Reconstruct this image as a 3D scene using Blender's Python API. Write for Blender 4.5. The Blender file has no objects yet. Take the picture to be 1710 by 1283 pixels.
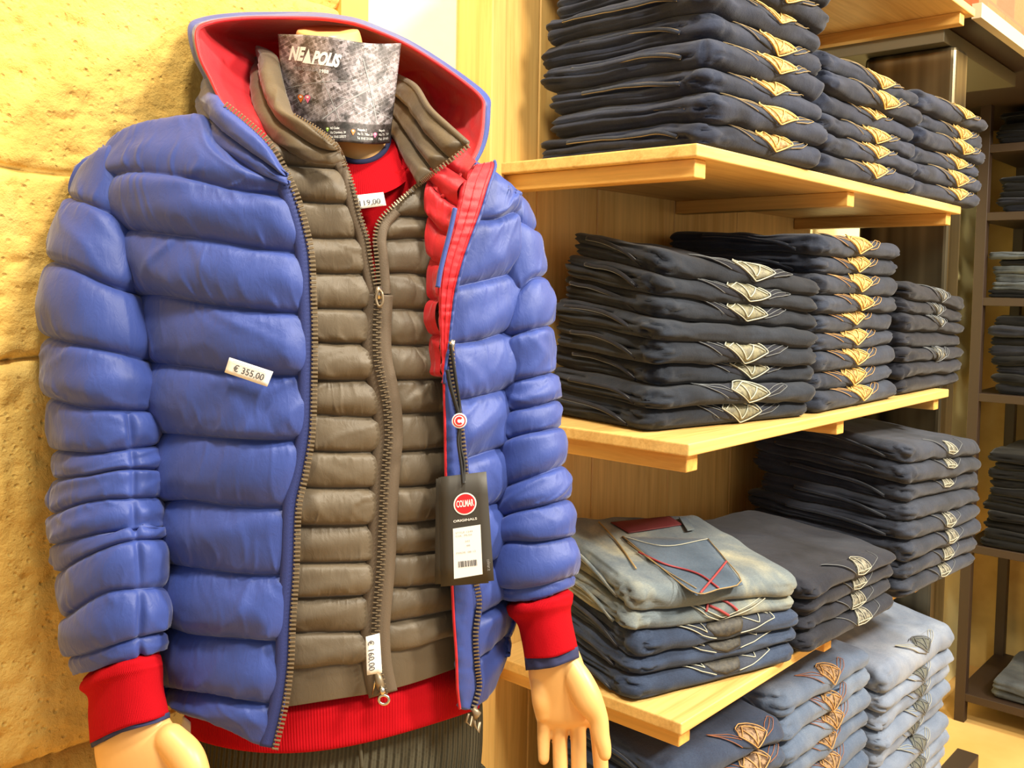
import bpy, math, random
import numpy as np
from mathutils import Vector, Matrix
from math import sin, cos, pi

# ------------------------------------------------------------------ camera, world, lights, exposure
SC = bpy.context.scene
COL = SC.collection
EYE = 1.5                       # camera height above the shop floor
YAW, PIT, ROL, FPX, CX, CY = .7243, .0570, .01702, 1583., 865.5, 571.7
_M = np.array([[sin(YAW), -cos(YAW), 0], [0, 0, -1], [cos(YAW), sin(YAW), 0]])
_Rx = np.array([[1, 0, 0], [0, cos(PIT), -sin(PIT)], [0, sin(PIT), cos(PIT)]])
_Rz = np.array([[cos(ROL), -sin(ROL), 0], [sin(ROL), cos(ROL), 0], [0, 0, 1]])
ROT = (_Rz @ _Rx @ _M).T        # world = ROT @ camera (x right, y down, z forward)

cam = bpy.data.cameras.new('camera')
cam.sensor_width = 36; cam.lens = FPX / 1710 * 36
cam.shift_x = -10.5 / 1710; cam.shift_y = -69.8 / 1710
cam.clip_start = .02
camo = bpy.data.objects.new('camera', cam); COL.objects.link(camo)
cx_, cy_, cz_ = ROT @ [1, 0, 0], ROT @ [0, -1, 0], ROT @ [0, 0, -1]
camo.matrix_world = Matrix([[cx_[0], cy_[0], cz_[0], 0], [cx_[1], cy_[1], cz_[1], 0], [cx_[2], cy_[2], cz_[2], EYE], [0, 0, 0, 1]])
SC.camera = camo
cam.dof.use_dof = False

SC.view_settings.view_transform = 'Standard'; SC.view_settings.look = 'None'
SC.view_settings.gamma = 1; SC.view_settings.exposure = 0.22
w = bpy.data.worlds.new('world'); SC.world = w; w.use_nodes = True
w.node_tree.nodes['Background'].inputs[0].default_value = (1, .93, .80, 1)
w.node_tree.nodes['Background'].inputs[1].default_value = .52

def lamp(name, camxyz, target, size, power, color=(1, .91, .74), typ='AREA', spot=1.2):
    d = bpy.data.lights.new(name, typ); d.energy = power; d.color = color
    if typ == 'AREA': d.size = size
    else: d.shadow_soft_size = size; d.spot_size = spot; d.spot_blend = .6
    o = bpy.data.objects.new(name, d); COL.objects.link(o)
    o.location = Vector(camxyz); dirv = Vector(target) - Vector(camxyz)
    o.rotation_euler = dirv.to_track_quat('-Z', 'Y').to_euler()
    return o
lamp('ceiling_spot_mannequin', (.75, -.75, 2.9), (.6, .8, 1.4), .45, 50)
lamp('ceiling_spot_shelves', (2.1, -1.2, 2.8), (1.7, .8, 1.2), .22, 85)
lamp('ceiling_spot_wall', (.25, .35, 3.1), (.75, 1.05, 1.6), .2, 30)
lamp('ceiling_spot_rack', (3.1, -.6, 3.1), (3.6, .8, .6), .4, 60)

# ------------------------------------------------------------------ helpers
def at(x, y, z):
    p = ROT @ np.array([(x - CX) / FPX * z, (y - CY) / FPX * z, z])
    return np.array([p[0], p[1], p[2] + EYE])
def onplane(x, y, ax, v):
    r = ROT @ np.array([(x - CX) / FPX, (y - CY) / FPX, 1.])
    k = v / r[ax]; return np.array([r[0] * k, r[1] * k, r[2] * k + EYE])
def cam2w(P):
    P = np.asarray(P, float); q = P @ ROT.T; q = q.copy(); q[..., 2] += EYE; return q
def px2c(x, y, z):
    x, y, z = np.broadcast_arrays(np.asarray(x, float), y, z)
    return np.stack([(x - CX) / FPX * z, (y - CY) / FPX * z, z], -1)
TOCAM = -(ROT @ [0, 0, 1])

_rs = np.random.RandomState(7)
_perm = _rs.permutation(4096); _val = _rs.rand(4096) * 2 - 1
def vnoise(x, y, z=0.):
    x, y, z = np.broadcast_arrays(np.asarray(x, float), np.asarray(y, float), np.asarray(z, float))
    xi, yi, zi = np.floor(x).astype(int), np.floor(y).astype(int), np.floor(z).astype(int)
    xf, yf, zf = x - xi, y - yi, z - zi
    u, v, w_ = [t * t * t * (t * (t * 6 - 15) + 10) for t in (xf, yf, zf)]
    def h(a, b, c): return _val[_perm[(_perm[(_perm[a & 4095] + b) & 4095] + c) & 4095]]
    def L(a, b, t): return a + (b - a) * t
    return L(L(L(h(xi, yi, zi), h(xi + 1, yi, zi), u), L(h(xi, yi + 1, zi), h(xi + 1, yi + 1, zi), u), v),
             L(L(h(xi, yi, zi + 1), h(xi + 1, yi, zi + 1), u), L(h(xi, yi + 1, zi + 1), h(xi + 1, yi + 1, zi + 1), u), v), w_)
def fbm(x, y, z=0., o=3):
    s = 0; a = 1
    for i in range(o): s = s + a * vnoise(x * 2 ** i, y * 2 ** i, z + 7.3 * i); a *= .5
    return s

def spl(P, n, sharp=False):
    """n points at even arc length on a Catmull-Rom curve through P"""
    P = np.asarray(P, float)
    if len(P) == 2 or sharp: Q = P
    else:
        E = np.vstack([2 * P[0] - P[1], P, 2 * P[-1] - P[-2]]); out = []
        for i in range(len(P) - 1):
            a, b, c, d = E[i:i + 4]
            t = np.linspace(0, 1, 9)[:-1, None]
            out.append(.5 * (2 * b + (c - a) * t + (2 * a - 5 * b + 4 * c - d) * t ** 2 + (3 * b - a - 3 * c + d) * t ** 3))
        Q = np.vstack(out + [P[-1:]])
    l = np.r_[0, np.cumsum(np.linalg.norm(np.diff(Q, axis=0), axis=1))]
    s = np.linspace(0, l[-1], n)
    return np.stack([np.interp(s, l, Q[:, k]) for k in range(Q.shape[1])], 1)
def cr_rows(rows, sub, fine=False):
    """Catmull-Rom between rows (K,N,3) -> ((K-1)*sub+1,N,3), also returns section index and t"""
    R = np.asarray(rows, float); K = len(R)
    E = np.concatenate([[2 * R[0] - R[1]], R, [2 * R[-1] - R[-2]]]); out = []; T = []
    for i in range(K - 1):
        a, b, c, d = E[i:i + 4]
        for j in range(sub):
            t = (1 - cos(pi * j / sub)) / 2 * .7 + .3 * j / sub if fine else j / sub
            out.append(.5 * (2 * b + (c - a) * t + (2 * a - 5 * b + 4 * c - d) * t ** 2 + (3 * b - a - 3 * c + d) * t ** 3)); T.append((i, t))
    out.append(R[-1]); T.append((K - 2, 1.))
    return np.array(out), T
def normals(G, wrap=False):
    du = (np.roll(G, -1, 1) - np.roll(G, 1, 1)) if wrap else np.gradient(G, axis=1)
    dv = np.gradient(G, axis=0)
    n = np.cross(du, dv); l = np.linalg.norm(n, axis=-1, keepdims=True); l[l < 1e-12] = 1
    return n / l
def mesh_obj(name, V, F, mat, parent=None, smooth=True, uv=None, mats=None):
    me = bpy.data.meshes.new(name)
    me.from_pydata([tuple(v) for v in V], [], [tuple(f) for f in F]); me.update()
    if uv is not None:
        l = me.uv_layers.new(name='UVMap'); idx = np.empty(len(me.loops), int); me.loops.foreach_get('vertex_index', idx)
        l.data.foreach_set('uv', np.asarray(uv, float)[idx].ravel())
    if smooth: me.polygons.foreach_set('use_smooth', [True] * len(me.polygons))
    for m in (mats or [mat]): me.materials.append(m)
    o = bpy.data.objects.new(name, me); COL.objects.link(o)
    if parent is not None: o.parent = parent
    return o
def grid_faces(nr, nc, wrap=False, flip=False, off=0):
    f = []
    for i in range(nr - 1):
        for j in range(nc if wrap else nc - 1):
            k = (j + 1) % nc
            q = (off + i * nc + j, off + i * nc + k, off + (i + 1) * nc + k, off + (i + 1) * nc + j)
            f.append(q[::-1] if flip else q)
    return f
def grid_obj(name, G, mat, parent=None, wrap=False, flip=False, uv=None, cap=False, mats=None, thick=None, moff=0):
    nr, nc = G.shape[:2]; F = grid_faces(nr, nc, wrap, flip)
    if cap and wrap:
        a = tuple(range(nc)); b = tuple((nr - 1) * nc + j for j in range(nc))
        F += [a if flip else a[::-1], b[::-1] if flip else b]
    if uv is None:
        uu, vv = np.meshgrid(np.linspace(0, 1, nc), np.linspace(0, 1, nr)); uv = np.stack([uu, vv], -1)
    o = mesh_obj(name, G.reshape(-1, 3), F, mat, parent, True, uv.reshape(-1, 2), mats)
    if thick:
        m = o.modifiers.new('thickness', 'SOLIDIFY'); m.thickness = thick; m.offset = -1
        if moff: m.material_offset = moff; m.material_offset_rim = moff
    return o
def tag(o, label, cat, group=None, kind=None):
    if label: o['label'] = label
    if cat: o['category'] = cat
    if group: o['group'] = group
    if kind: o['kind'] = kind
    return o
def thing(name, label, cat, loc=(0, 0, 0), rz=0, group=None):
    o = bpy.data.objects.new(name, None); COL.objects.link(o); o.location = loc; o.rotation_euler = (0, 0, rz)
    return tag(o, label, cat, group)
def keep(parent, child):
    """parent without moving (parent sits unrotated at its location)"""
    child.parent = parent; child.location = -Vector(parent.location); return child
class MB:
    def __init__(s): s.V = []; s.F = []
    def add(s, V, F):
        o = len(s.V); s.V += [tuple(v) for v in V]; s.F += [tuple(i + o for i in f) for f in F]
    def box(s, lo, hi, M=None):
        x0, y0, z0 = lo; x1, y1, z1 = hi
        V = [Vector(p) for p in ((x0, y0, z0), (x1, y0, z0), (x1, y1, z0), (x0, y1, z0), (x0, y0, z1), (x1, y0, z1), (x1, y1, z1), (x0, y1, z1))]
        if M is not None: V = [M @ v for v in V]
        s.add(V, [(0, 3, 2, 1), (4, 5, 6, 7), (0, 1, 5, 4), (1, 2, 6, 5), (2, 3, 7, 6), (3, 0, 4, 7)])
    def tube(s, P, r, n=6, closed=False):
        P = np.asarray(P, float); m = len(P); r = np.broadcast_to(np.asarray(r, float), (m,))
        T = (np.roll(P, -1, 0) - np.roll(P, 1, 0)) if closed else np.gradient(P, axis=0)
        T /= np.maximum(np.linalg.norm(T, axis=1, keepdims=True), 1e-9)
        up = np.array([0.01, .02, 1.]); V = []
        if abs(T[0] @ up) > .9: up = np.array([1., .03, 0])
        u = np.cross(T[0], up); u /= np.linalg.norm(u)
        for i in range(m):
            u = u - T[i] * (u @ T[i]); u /= max(np.linalg.norm(u), 1e-9); b = np.cross(T[i], u)
            for k in range(n):
                a = 2 * pi * k / n; V.append(P[i] + r[i] * (cos(a) * u + sin(a) * b))
        F = [(i * n + k, i * n + (k + 1) % n, ((i + 1) % m) * n + (k + 1) % n, ((i + 1) % m) * n + k) for i in range(m if closed else m - 1) for k in range(n)]
        if not closed: F += [tuple(range(n))[::-1], tuple((m - 1) * n + k for k in range(n))]
        s.add(V, F)
    def build(s, name, mat, parent=None, smooth=False, bevel=0):
        o = mesh_obj(name, s.V, s.F, mat, parent, smooth)
        if bevel:
            b = o.modifiers.new('soft_edge', 'BEVEL'); b.width = bevel; b.segments = 3; b.limit_method = 'ANGLE'
        return o

# ------------------------------------------------------------------ materials
def lin(c): return tuple((v / 12.92 if v <= .04045 else ((v + .055) / 1.055) ** 2.4) for v in [k / 255 for k in c])
class Mat:
    def __init__(s, name, rgb, rough=.6, metal=0, spec=.5, sheen=0):
        s.m = bpy.data.materials.new(name); s.m.use_nodes = True; s.nt = s.m.node_tree; s.b = s.nt.nodes['Principled BSDF']
        s.b.inputs['Base Color'].default_value = (*lin(rgb), 1); s.rgb = rgb
        s.b.inputs['Roughness'].default_value = rough; s.b.inputs['Metallic'].default_value = metal
        s.b.inputs['Specular IOR Level'].default_value = spec
        if sheen: s.b.inputs['Sheen Weight'].default_value = sheen
        s.h = None
    def n(s, t, **k):
        x = s.nt.nodes.new(t)
        for a, v in k.items():
            if a in x.inputs: x.inputs[a].default_value = v
            else: setattr(x, a, v)
        return x
    def l(s, a, b): s.nt.links.new(a, b)
    def coord(s, kind='Object', scale=(1, 1, 1), rot=(0, 0, 0)):
        c = s.n('ShaderNodeTexCoord'); mp = s.n('ShaderNodeMapping'); mp.inputs['Scale'].default_value = scale; mp.inputs['Rotation'].default_value = rot
        s.l(c.outputs[kind], mp.inputs[0]); return mp.outputs[0]
    def noise(s, co, scale, detail=4, rough=.55, dist=0):
        x = s.n('ShaderNodeTexNoise'); x.inputs['Scale'].default_value = scale; x.inputs['Detail'].default_value = detail
        x.inputs['Roughness'].default_value = rough; x.inputs['Distortion'].default_value = dist
        s.l(co, x.inputs['Vector']); return x.outputs['Fac']
    def ramp(s, fac, stops):
        r = s.n('ShaderNodeValToRGB'); e = r.color_ramp.elements
        while len(e) < len(stops): e.new(.5)
        for i, (p, c) in enumerate(stops):
            e[i].position = p; e[i].color = (*lin(c), 1) if len(c) == 3 else c
        s.l(fac, r.inputs[0]); return r.outputs[0]
    def color(s, out): s.l(out, s.b.inputs['Base Color'])
    def bump(s, out, strength=.3, dist=.01):
        b = s.n('ShaderNodeBump'); b.inputs['Strength'].default_value = strength; b.inputs['Distance'].default_value = dist
        s.l(out, b.inputs['Height'])
        if s.h is not None: s.l(s.h, b.inputs['Normal'])
        s.h = b.outputs[0]; s.l(s.h, s.b.inputs['Normal'])
    def mix(s, f, a, b):
        x = s.n('ShaderNodeMix', data_type='RGBA')
        if isinstance(f, float): x.inputs[0].default_value = f
        else: s.l(f, x.inputs[0])
        for i, v in ((6, a), (7, b)):
            if isinstance(v, tuple): x.inputs[i].default_value = (*lin(v), 1)
            else: s.l(v, x.inputs[i])
        return x.outputs[2]

def wood(name, axis, c0=(226, 178, 96), c1=(203, 146, 68), rough=.45):
    m = Mat(name, c0, rough)
    sc = [9, 9, 9]; sc[axis] = .7
    co = m.coord('Object', tuple(sc))
    n1 = m.noise(co, 3.2, 5, .6, 1.2)
    sc2 = [60, 60, 60]; sc2[axis] = 1.5
    n2 = m.noise(m.coord('Object', tuple(sc2)), 3, 3, .6, .3)
    a = m.ramp(n1, [(.32, c1), (.5, c0), (.7, tuple(min(255, int(v * 1.05)) for v in c0))])
    b = m.ramp(n2, [(.3, (205, 195, 180)), (.6, (255, 255, 255))])
    x = m.n('ShaderNodeMix', data_type='RGBA', blend_type='MULTIPLY'); x.inputs[0].default_value = .32
    m.l(a, x.inputs[6]); m.l(b, x.inputs[7]); m.color(x.outputs[2]); m.bump(n2, .12, .004)
    return m.m
WOODX = wood('pine_grain_along_x', 0, (224, 184, 112), (206, 160, 88)); WOODY = wood('pine_grain_along_y', 1); WOODZ = wood('pine_grain_upright', 2, (236, 192, 114), (222, 172, 92))

def stone():
    m = Mat('yellow_sandstone', (230, 190, 104), .9, spec=.2)
    co = m.coord('Object')
    a = m.noise(co, 9, 6, .65); b = m.noise(co, 70, 5, .7)
    c = m.ramp(a, [(.3, (214, 170, 86)), (.55, (232, 194, 108)), (.75, (240, 208, 128))])
    d = m.ramp(b, [(.3, (205, 170, 110)), (.45, (255, 250, 240)), (1, (255, 255, 255))])
    x = m.n('ShaderNodeMix', data_type='RGBA', blend_type='MULTIPLY'); x.inputs[0].default_value = .5
    m.l(c, x.inputs[6]); m.l(d, x.inputs[7]); m.color(x.outputs[2])
    v = m.n('ShaderNodeTexVoronoi'); v.inputs['Scale'].default_value = 110; v.distance = 'EUCLIDEAN'; m.l(co, v.inputs['Vector'])
    vr = m.n('ShaderNodeMapRange'); vr.inputs[1].default_value = 0; vr.inputs[2].default_value = .35; m.l(v.outputs[0], vr.inputs[0])
    mask = m.n('ShaderNodeMath', operation='GREATER_THAN'); m.l(m.noise(co, 28, 3, .6), mask.inputs[0]); mask.inputs[1].default_value = .5
    mx = m.n('ShaderNodeMath', operation='MAXIMUM'); m.l(vr.outputs[0], mx.inputs[0])
    inv = m.n('ShaderNodeMath', operation='SUBTRACT'); inv.inputs[0].default_value = 1; m.l(mask.outputs[0], inv.inputs[1]); m.l(inv.outputs[0], mx.inputs[1])
    m.bump(mx.outputs[0], .55, .004); m.bump(b, .7, .005); return m.m
STONE = stone()
def plaster(name, rgb, rgb2, bs=.2):
    m = Mat(name, rgb, .85, spec=.2); co = m.coord('Object')
    m.color(m.ramp(m.noise(co, 3, 4), [(.35, rgb2), (.65, rgb)])); m.bump(m.noise(co, 60, 4), bs, .003); return m.m
PLASTER = plaster('cream_plaster', (252, 242, 184), (250, 236, 168)); TAN = plaster('tan_plaster', (232, 180, 96), (226, 172, 88))
FLOORM = plaster('pale_stone_floor', (232, 190, 120), (216, 172, 100), .1)
REARW = plaster('ochre_plaster', (222, 196, 128), (176, 144, 84), .15)

def nylon(name, rgb, rgb2, rough=.5):
    m = Mat(name, rgb, rough, sheen=.2, spec=.35); m.b.inputs['Sheen Roughness'].default_value = .4
    co = m.coord('Object'); m.color(m.ramp(m.noise(co, 14, 3), [(.3, rgb2), (.7, rgb)]))
    m.bump(m.noise(co, 900, 2), .05, .0006); m.bump(m.noise(m.coord('Object', (1, 1, .45)), 130, 4, .6, .8), .16, .004); return m.m
BLUE = nylon('royal_blue_nylon', (55, 74, 146), (48, 66, 134), .5); REDN = nylon('red_nylon_lining', (196, 34, 44), (184, 28, 40))
GREY = nylon('taupe_nylon', (98, 86, 69), (88, 76, 60), .47)
NAVYT = Mat('navy_tape', (34, 48, 110), .7); TAUPET = Mat('taupe_zip_tape', (92, 78, 62), .7)
for M_ in (NAVYT, TAUPET): M_.bump(M_.noise(M_.coord('Object'), 900, 2), .3, .001)
NAVYT, TAUPET = NAVYT.m, TAUPET.m
BRASS = Mat('antique_metal_teeth', (142, 126, 102), .38, .45).m
STEEL = Mat('bright_zip_metal', (205, 198, 186), .25, 1).m
BLACKP = Mat('black_cord', (16, 15, 16), .5).m
def knit(name, rgb, freq, bs=(.45, .0010)):
    m = Mat(name, rgb, .9, spec=.08)
    c = m.n('ShaderNodeTexCoord'); wv = m.n('ShaderNodeTexWave', bands_direction='X'); wv.inputs['Scale'].default_value = freq
    wv.inputs['Distortion'].default_value = .3; wv.inputs['Detail'].default_value = 1
    m.l(c.outputs['UV'], wv.inputs['Vector']); m.bump(wv.outputs['Fac'], *bs); m.bump(m.noise(m.coord('Object'), 700, 2), .2, .001)
    return m.m
SWEAT = Mat('red_fine_knit', (172, 12, 22), .9, spec=.08); SWEAT.bump(SWEAT.noise(SWEAT.coord('Object'), 800, 2), .35, .0012); SWEAT = SWEAT.m
RIB = knit('red_rib_knit', (170, 12, 24), 46); RIBH = knit('red_rib_hem', (170, 12, 24), 95)
NAVYK = Mat('navy_knit', (38, 44, 84), .85).m
CORD = knit('charcoal_corduroy', (82, 78, 64), 34, bs=(1., .004))
SKIN = Mat('mannequin_skin', (228, 176, 108), .38, spec=.5); SKIN.b.inputs['Subsurface Weight'].default_value = .0; SKIN = SKIN.m
PAPER = Mat('white_paper', (238, 236, 232), .6).m; INK = Mat('dark_ink', (60, 60, 66), .7).m; PALEINK = Mat('faint_ink', (150, 150, 152), .7).m
CARD = Mat('charcoal_card', (56, 52, 46), .55).m; REDP = Mat('red_print', (206, 30, 40), .5).m; WHITE = Mat('white_print', (240, 240, 238), .5).m
ORANGE = Mat('orange_print', (226, 118, 40), .5).m; PINK = Mat('pink_print', (226, 110, 150), .5).m; GREENP = Mat('green_print', (150, 190, 60), .5).m
def aerial():
    m = Mat('aerial_photo_print', (150, 140, 140), .5)
    co = m.coord('UV', (1.25, 1, 1), (0, 0, .5))
    br = m.n('ShaderNodeTexBrick'); br.inputs['Scale'].default_value = 7; br.inputs['Mortar Size'].default_value = .02
    br.inputs['Color1'].default_value = (*lin((86, 76, 74)), 1); br.inputs['Color2'].default_value = (*lin((150, 140, 146)), 1); br.inputs['Mortar'].default_value = (*lin((176, 170, 176)), 1)
    br.offset = .4; br.squash = .6; m.l(co, br.inputs['Vector'])
    v = m.n('ShaderNodeTexVoronoi', distance='MANHATTAN'); v.inputs['Scale'].default_value = 26; m.l(co, v.inputs['Vector'])
    a = m.ramp(v.outputs['Color'], [(.25, (34, 28, 26)), (.45, (120, 108, 106)), (.6, (158, 148, 153)), (.9, (186, 178, 186))])
    k = m.ramp(m.noise(co, 6, 3), [(.38, (56, 50, 46)), (.52, (255, 255, 255))])
    x = m.mix(.5, a, br.outputs[0])
    y = m.n('ShaderNodeMix', data_type='RGBA', blend_type='MULTIPLY'); y.inputs[0].default_value = .75
    m.l(x, y.inputs[6]); m.l(k, y.inputs[7])
    # darker band along the foot and the top left corner of the print
    c = m.n('ShaderNodeTexCoord'); s = m.n('ShaderNodeSeparateXYZ'); m.l(c.outputs['UV'], s.inputs[0])
    f = m.ramp(s.outputs[1], [(.795, (255, 255, 255)), (.81, (96, 84, 78))])
    z = m.n('ShaderNodeMix', data_type='RGBA', blend_type='MULTIPLY'); z.inputs[0].default_value = .9
    m.l(y.outputs[2], z.inputs[6]); m.l(f, z.inputs[7]); m.color(z.outputs[2]); return m.m
AERIAL = aerial()
def denim(name, rgb, hi, lo=None, contrast=.5):
    m = Mat(name, rgb, .85, spec=.15, sheen=.12); lo = lo or tuple(int(v * .72) for v in rgb)
    co = m.coord('Object')
    a = m.ramp(m.noise(co, 7, 4, .6, .5), [(.3, lo), (.52, rgb), (.5 + .3, hi)])
    b = m.ramp(m.noise(m.coord('Object', (1, 1, 4)), 260, 3, .7), [(.3, (170, 170, 176)), (.65, (255, 255, 255))])
    x = m.n('ShaderNodeMix', data_type='RGBA', blend_type='MULTIPLY'); x.inputs[0].default_value = contrast
    m.l(a, x.inputs[6]); m.l(b, x.inputs[7]); m.color(x.outputs[2]); m.bump(m.noise(co, 420, 3, .7), .3, .0012); m.bump(m.noise(co, 45, 3), .25, .004)
    return m.m
D = {
 'indigo': denim('indigo_denim', (42, 48, 66), (56, 64, 86), (27, 29, 38)),
 'black': denim('black_blue_denim', (37, 42, 52), (50, 57, 70), (25, 27, 33)),
 'slate': denim('slate_denim', (47, 53, 68), (66, 74, 90), (32, 36, 46)),
 'ink': denim('ink_denim', (34, 36, 46), (46, 50, 62), (22, 23, 29)),
 'pocket': denim('faded_pocket_denim', (84, 100, 118), (118, 128, 132), (66, 82, 100), .4),
 'washed': denim('washed_denim', (112, 122, 126), (186, 182, 152), (74, 88, 104), .4),
 'blue': denim('mid_blue_denim', (54, 66, 90), (76, 90, 114), (40, 49, 68)),
 'dark': denim('charcoal_denim', (42, 44, 54), (56, 60, 70), (30, 31, 38)),
 'steel': denim('steel_blue_denim', (54, 59, 72), (72, 78, 92), (38, 42, 50)),
 'light': denim('light_blue_denim', (98, 113, 138), (130, 142, 160), (78, 94, 120), .4),
 'pale': denim('pale_grey_blue_denim', (130, 142, 164), (164, 172, 186), (106, 120, 144), .3),
 'soot': denim('soot_black_denim', (16, 16, 19), (26, 27, 31), (10, 10, 12)),
 'grey': denim('grey_denim', (84, 90, 96), (120, 124, 122), (56, 60, 66), .4)}
def patchm(name, a, b, c=None):
    m = Mat(name, a, .6); m.color(m.ramp(m.noise(m.coord('Object'), 150, 3), [(.42, b), (.55, a)])); m.bump(m.noise(m.coord('Object'), 160, 3), .4, .002); return m.m
P_GOLD = patchm('gold_leather', (184, 150, 88), (120, 88, 40)); P_OLIVE = patchm('olive_grey_leather', (122, 118, 92), (96, 92, 74))
P_SILV = patchm('silver_leather', (134, 130, 114), (74, 72, 66)); P_BROWN = patchm('brown_leather', (150, 122, 94), (84, 60, 40))
P_GREY = patchm('dull_grey_leather', (104, 106, 98), (84, 88, 84)); P_BAT = patchm('dark_bat_print', (62, 58, 50), (44, 42, 40))
TH = {k: Mat(k, v, .6).m for k, v in dict(thread_gold=(222, 182, 104), thread_orange=(186, 142, 86), thread_pale=(176, 176, 160), thread_grey=(104, 108, 112), thread_rust=(150, 92, 60), thread_red=(156, 58, 62), thread_white=(168, 166, 150), thread_tan=(148, 126, 86)).items()}
DARKSTEEL = Mat('dark_steel_painted_reflections', (70, 62, 48), .28, .75); _c = DARKSTEEL.coord('Object', (1, 1, .03)); DARKSTEEL.color(DARKSTEEL.ramp(DARKSTEEL.noise(_c, 9, 3), [(.38, (46, 39, 29)), (.58, (134, 122, 94))])); DARKSTEEL = DARKSTEEL.m  # upright pale and dark bands paint reflections into the steel's colour
BROWNM = Mat('dark_brown_powder_coat', (52, 38, 28), .5).m
CAPM = Mat('grey_steel_sheet', (96, 90, 72), .5, .3).m
BEAMM = Mat('pale_grey_beam', (186, 172, 146), .6).m
def brickm():
    m = Mat('old_red_brick', (190, 96, 60), .9); co = m.coord('Object', (1, 1, 1), (pi / 2, 0, 0))
    b = m.n('ShaderNodeTexBrick'); b.inputs['Scale'].default_value = 3.3; b.inputs['Mortar Size'].default_value = .012
    b.inputs['Color1'].default_value = (*lin((206, 108, 66)), 1); b.inputs['Color2'].default_value = (*lin((184, 88, 60)), 1); b.inputs['Mortar'].default_value = (*lin((150, 96, 66)), 1)
    m.l(co, b.inputs['Vector']); m.color(b.outputs[0]); m.bump(m.noise(m.coord('Object'), 40, 4), .5, .006); return m.m
BRICK = brickm()

# ------------------------------------------------------------------ the room
def slab(name, lo, hi, mat, kind='structure', bevel=0, parent=None):
    b = MB(); b.box(lo, hi); o = b.build(name, mat, parent, bevel=bevel)
    if kind and parent is None: o['kind'] = kind
    return o
slab('floor', (-2.2, -2.5, -.1), (4.2, 1.3, 0), FLOORM)
slab('wall_back', (-2.2, 1.12, 0), (4.2, 1.3, 3.3), PLASTER)
slab('wall_right', (4.06, -2.5, 0), (4.2, 1.12, 3.3), REARW)

YS = 1.085                       # face of the stone pier
def stone_wall():
    x1 = onplane(575, 20, 1, YS)[0]; x0 = -1.3
    s1 = onplane(80, 287, 1, YS)[2]; s2 = onplane(40, 594, 1, YS)[2]
    zs = [0, .45, .96, s2, s1, s1 + .27, s1 + .62, 3.2]
    sl = [0, 0, 0, .045, -.03, 0, 0, 0]
    xs = np.concatenate([np.linspace(x0, -.1, 40), np.linspace(-.1, x1, 190)[1:]])
    V = []; F = []; nz = 0; rows = []
    xr = .46
    for k in range(len(zs) - 1):
        n = 70 if zs[k] > .6 and zs[k] < 2.2 else 14
        for t in np.linspace(0, 1, n):
            zb = zs[k] + sl[k] * (xs - xr) + .004 * vnoise(xs * 14, k * 3.1); zt = zs[k + 1] + sl[k + 1] * (xs - xr) + .004 * vnoise(xs * 14, k * 3.1 + 3.1)
            z = zb + (zt - zb) * t
            e = np.minimum(t, 1 - t) * (zt - zb)
            groove = .012 * np.exp(-(e / .0045) ** 1.3)
            groove = groove + .010 * np.exp(-(x1 - xs) / .012)
            d = .0022 * fbm(xs * 9, z * 9, 2., 3) + .0016 * fbm(xs * 60, z * 60, 5., 3)
            pit = np.clip(fbm(xs * 75, z * 75, 9., 2) - .4, 0, 1) * .006 * (vnoise(xs * 8, z * 8, 20.) > -.2)
            rows.append(np.stack([xs, YS + groove - d + pit, z], 1))
    G = np.array(rows); o = grid_obj('wall_left', G, STONE)
    # side return of the pier
    o['kind'] = 'structure'
    slab('wall_left_pier', (x0, YS + .02, 0), (x1 - .004, 1.125, 3.2), STONE)
    return x1
PX1 = stone_wall()
slab('trim_1', (PX1, 1.092, 0), (onplane(615, 20, 1, 1.092)[0], 1.125, 3.2), TAN)

# timber lining behind the shelves
YB = 1.05
bx0 = onplane(812, 100, 1, YB)[0]; bx1 = 2.30
lining = MB()
edges = [bx0, bx0 + .035, bx0 + .13, bx0 + .30, bx0 + .56, bx0 + .82, bx1]
panel = thing('wooden_wall_panel', 'upright pine boards lining the wall behind the jeans shelves', 'wall panel', (bx0, YB, 0))
for i in range(len(edges) - 1):
    b = MB(); dy = (-.012 if i == 0 else 0)
    b.box((edges[i] + .0006, YB + dy, .02), (edges[i + 1] - .0006, 1.118, 3.1)); o = b.build('board', WOODZ, None, bevel=.003); keep(panel, o)

# shelves
SH_Z = {'top': EYE + .645, 'upper': EYE + .20, 'middle': EYE - .21, 'lower': EYE - .604}
SX0, SYF = 1.125, .679
def shelf(nm, x1, battens, x0=SX0, yf=SYF):
    z = SH_Z[nm]
    names = dict(top='topmost pine shelf, its underside seen above the upper row of jeans',
                 upper='pine shelf just above eye level carrying gold stitched dark jeans',
                 middle='pine shelf at waist height under the stacks of blackish jeans',
                 lower='lowest visible pine shelf, under the washed blue jeans with red stitching')
    t = thing('wooden_shelf', names[nm], 'shelf', (x0, yf, z), 0, 'pine shelves of the wall unit')
    b = MB(); b.box((x0, yf, z - .018), (x1, YB - .001, z)); keep(t, b.build('shelf_board', WOODX, None, bevel=.0025))
    for bx in battens:
        b = MB(); b.box((bx, yf + .012, z - .018 - .026), (bx + .03, YB - .001, z - .0181)); keep(t, b.build('batten', WOODY, None, bevel=.002))
shelf('top', 2.30, (1.14, 1.65, 2.235)); shelf('upper', 2.26, (1.14, 1.66, 2.20)); shelf('middle', 2.23, (1.14, 1.65, 2.17)); shelf('lower', 2.20, (1.14, 1.63, 2.10))
pl = thing('plinth', 'low dark stepped plinth under the lowest stacks of light jeans', 'plinth', (1.1, .66, 0))
b = MB(); b.box((1.12, .69, 0), (2.43, 1.045, EYE - 1.175)); keep(pl, b.build('plinth_block', BROWNM, None, bevel=.003))
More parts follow.
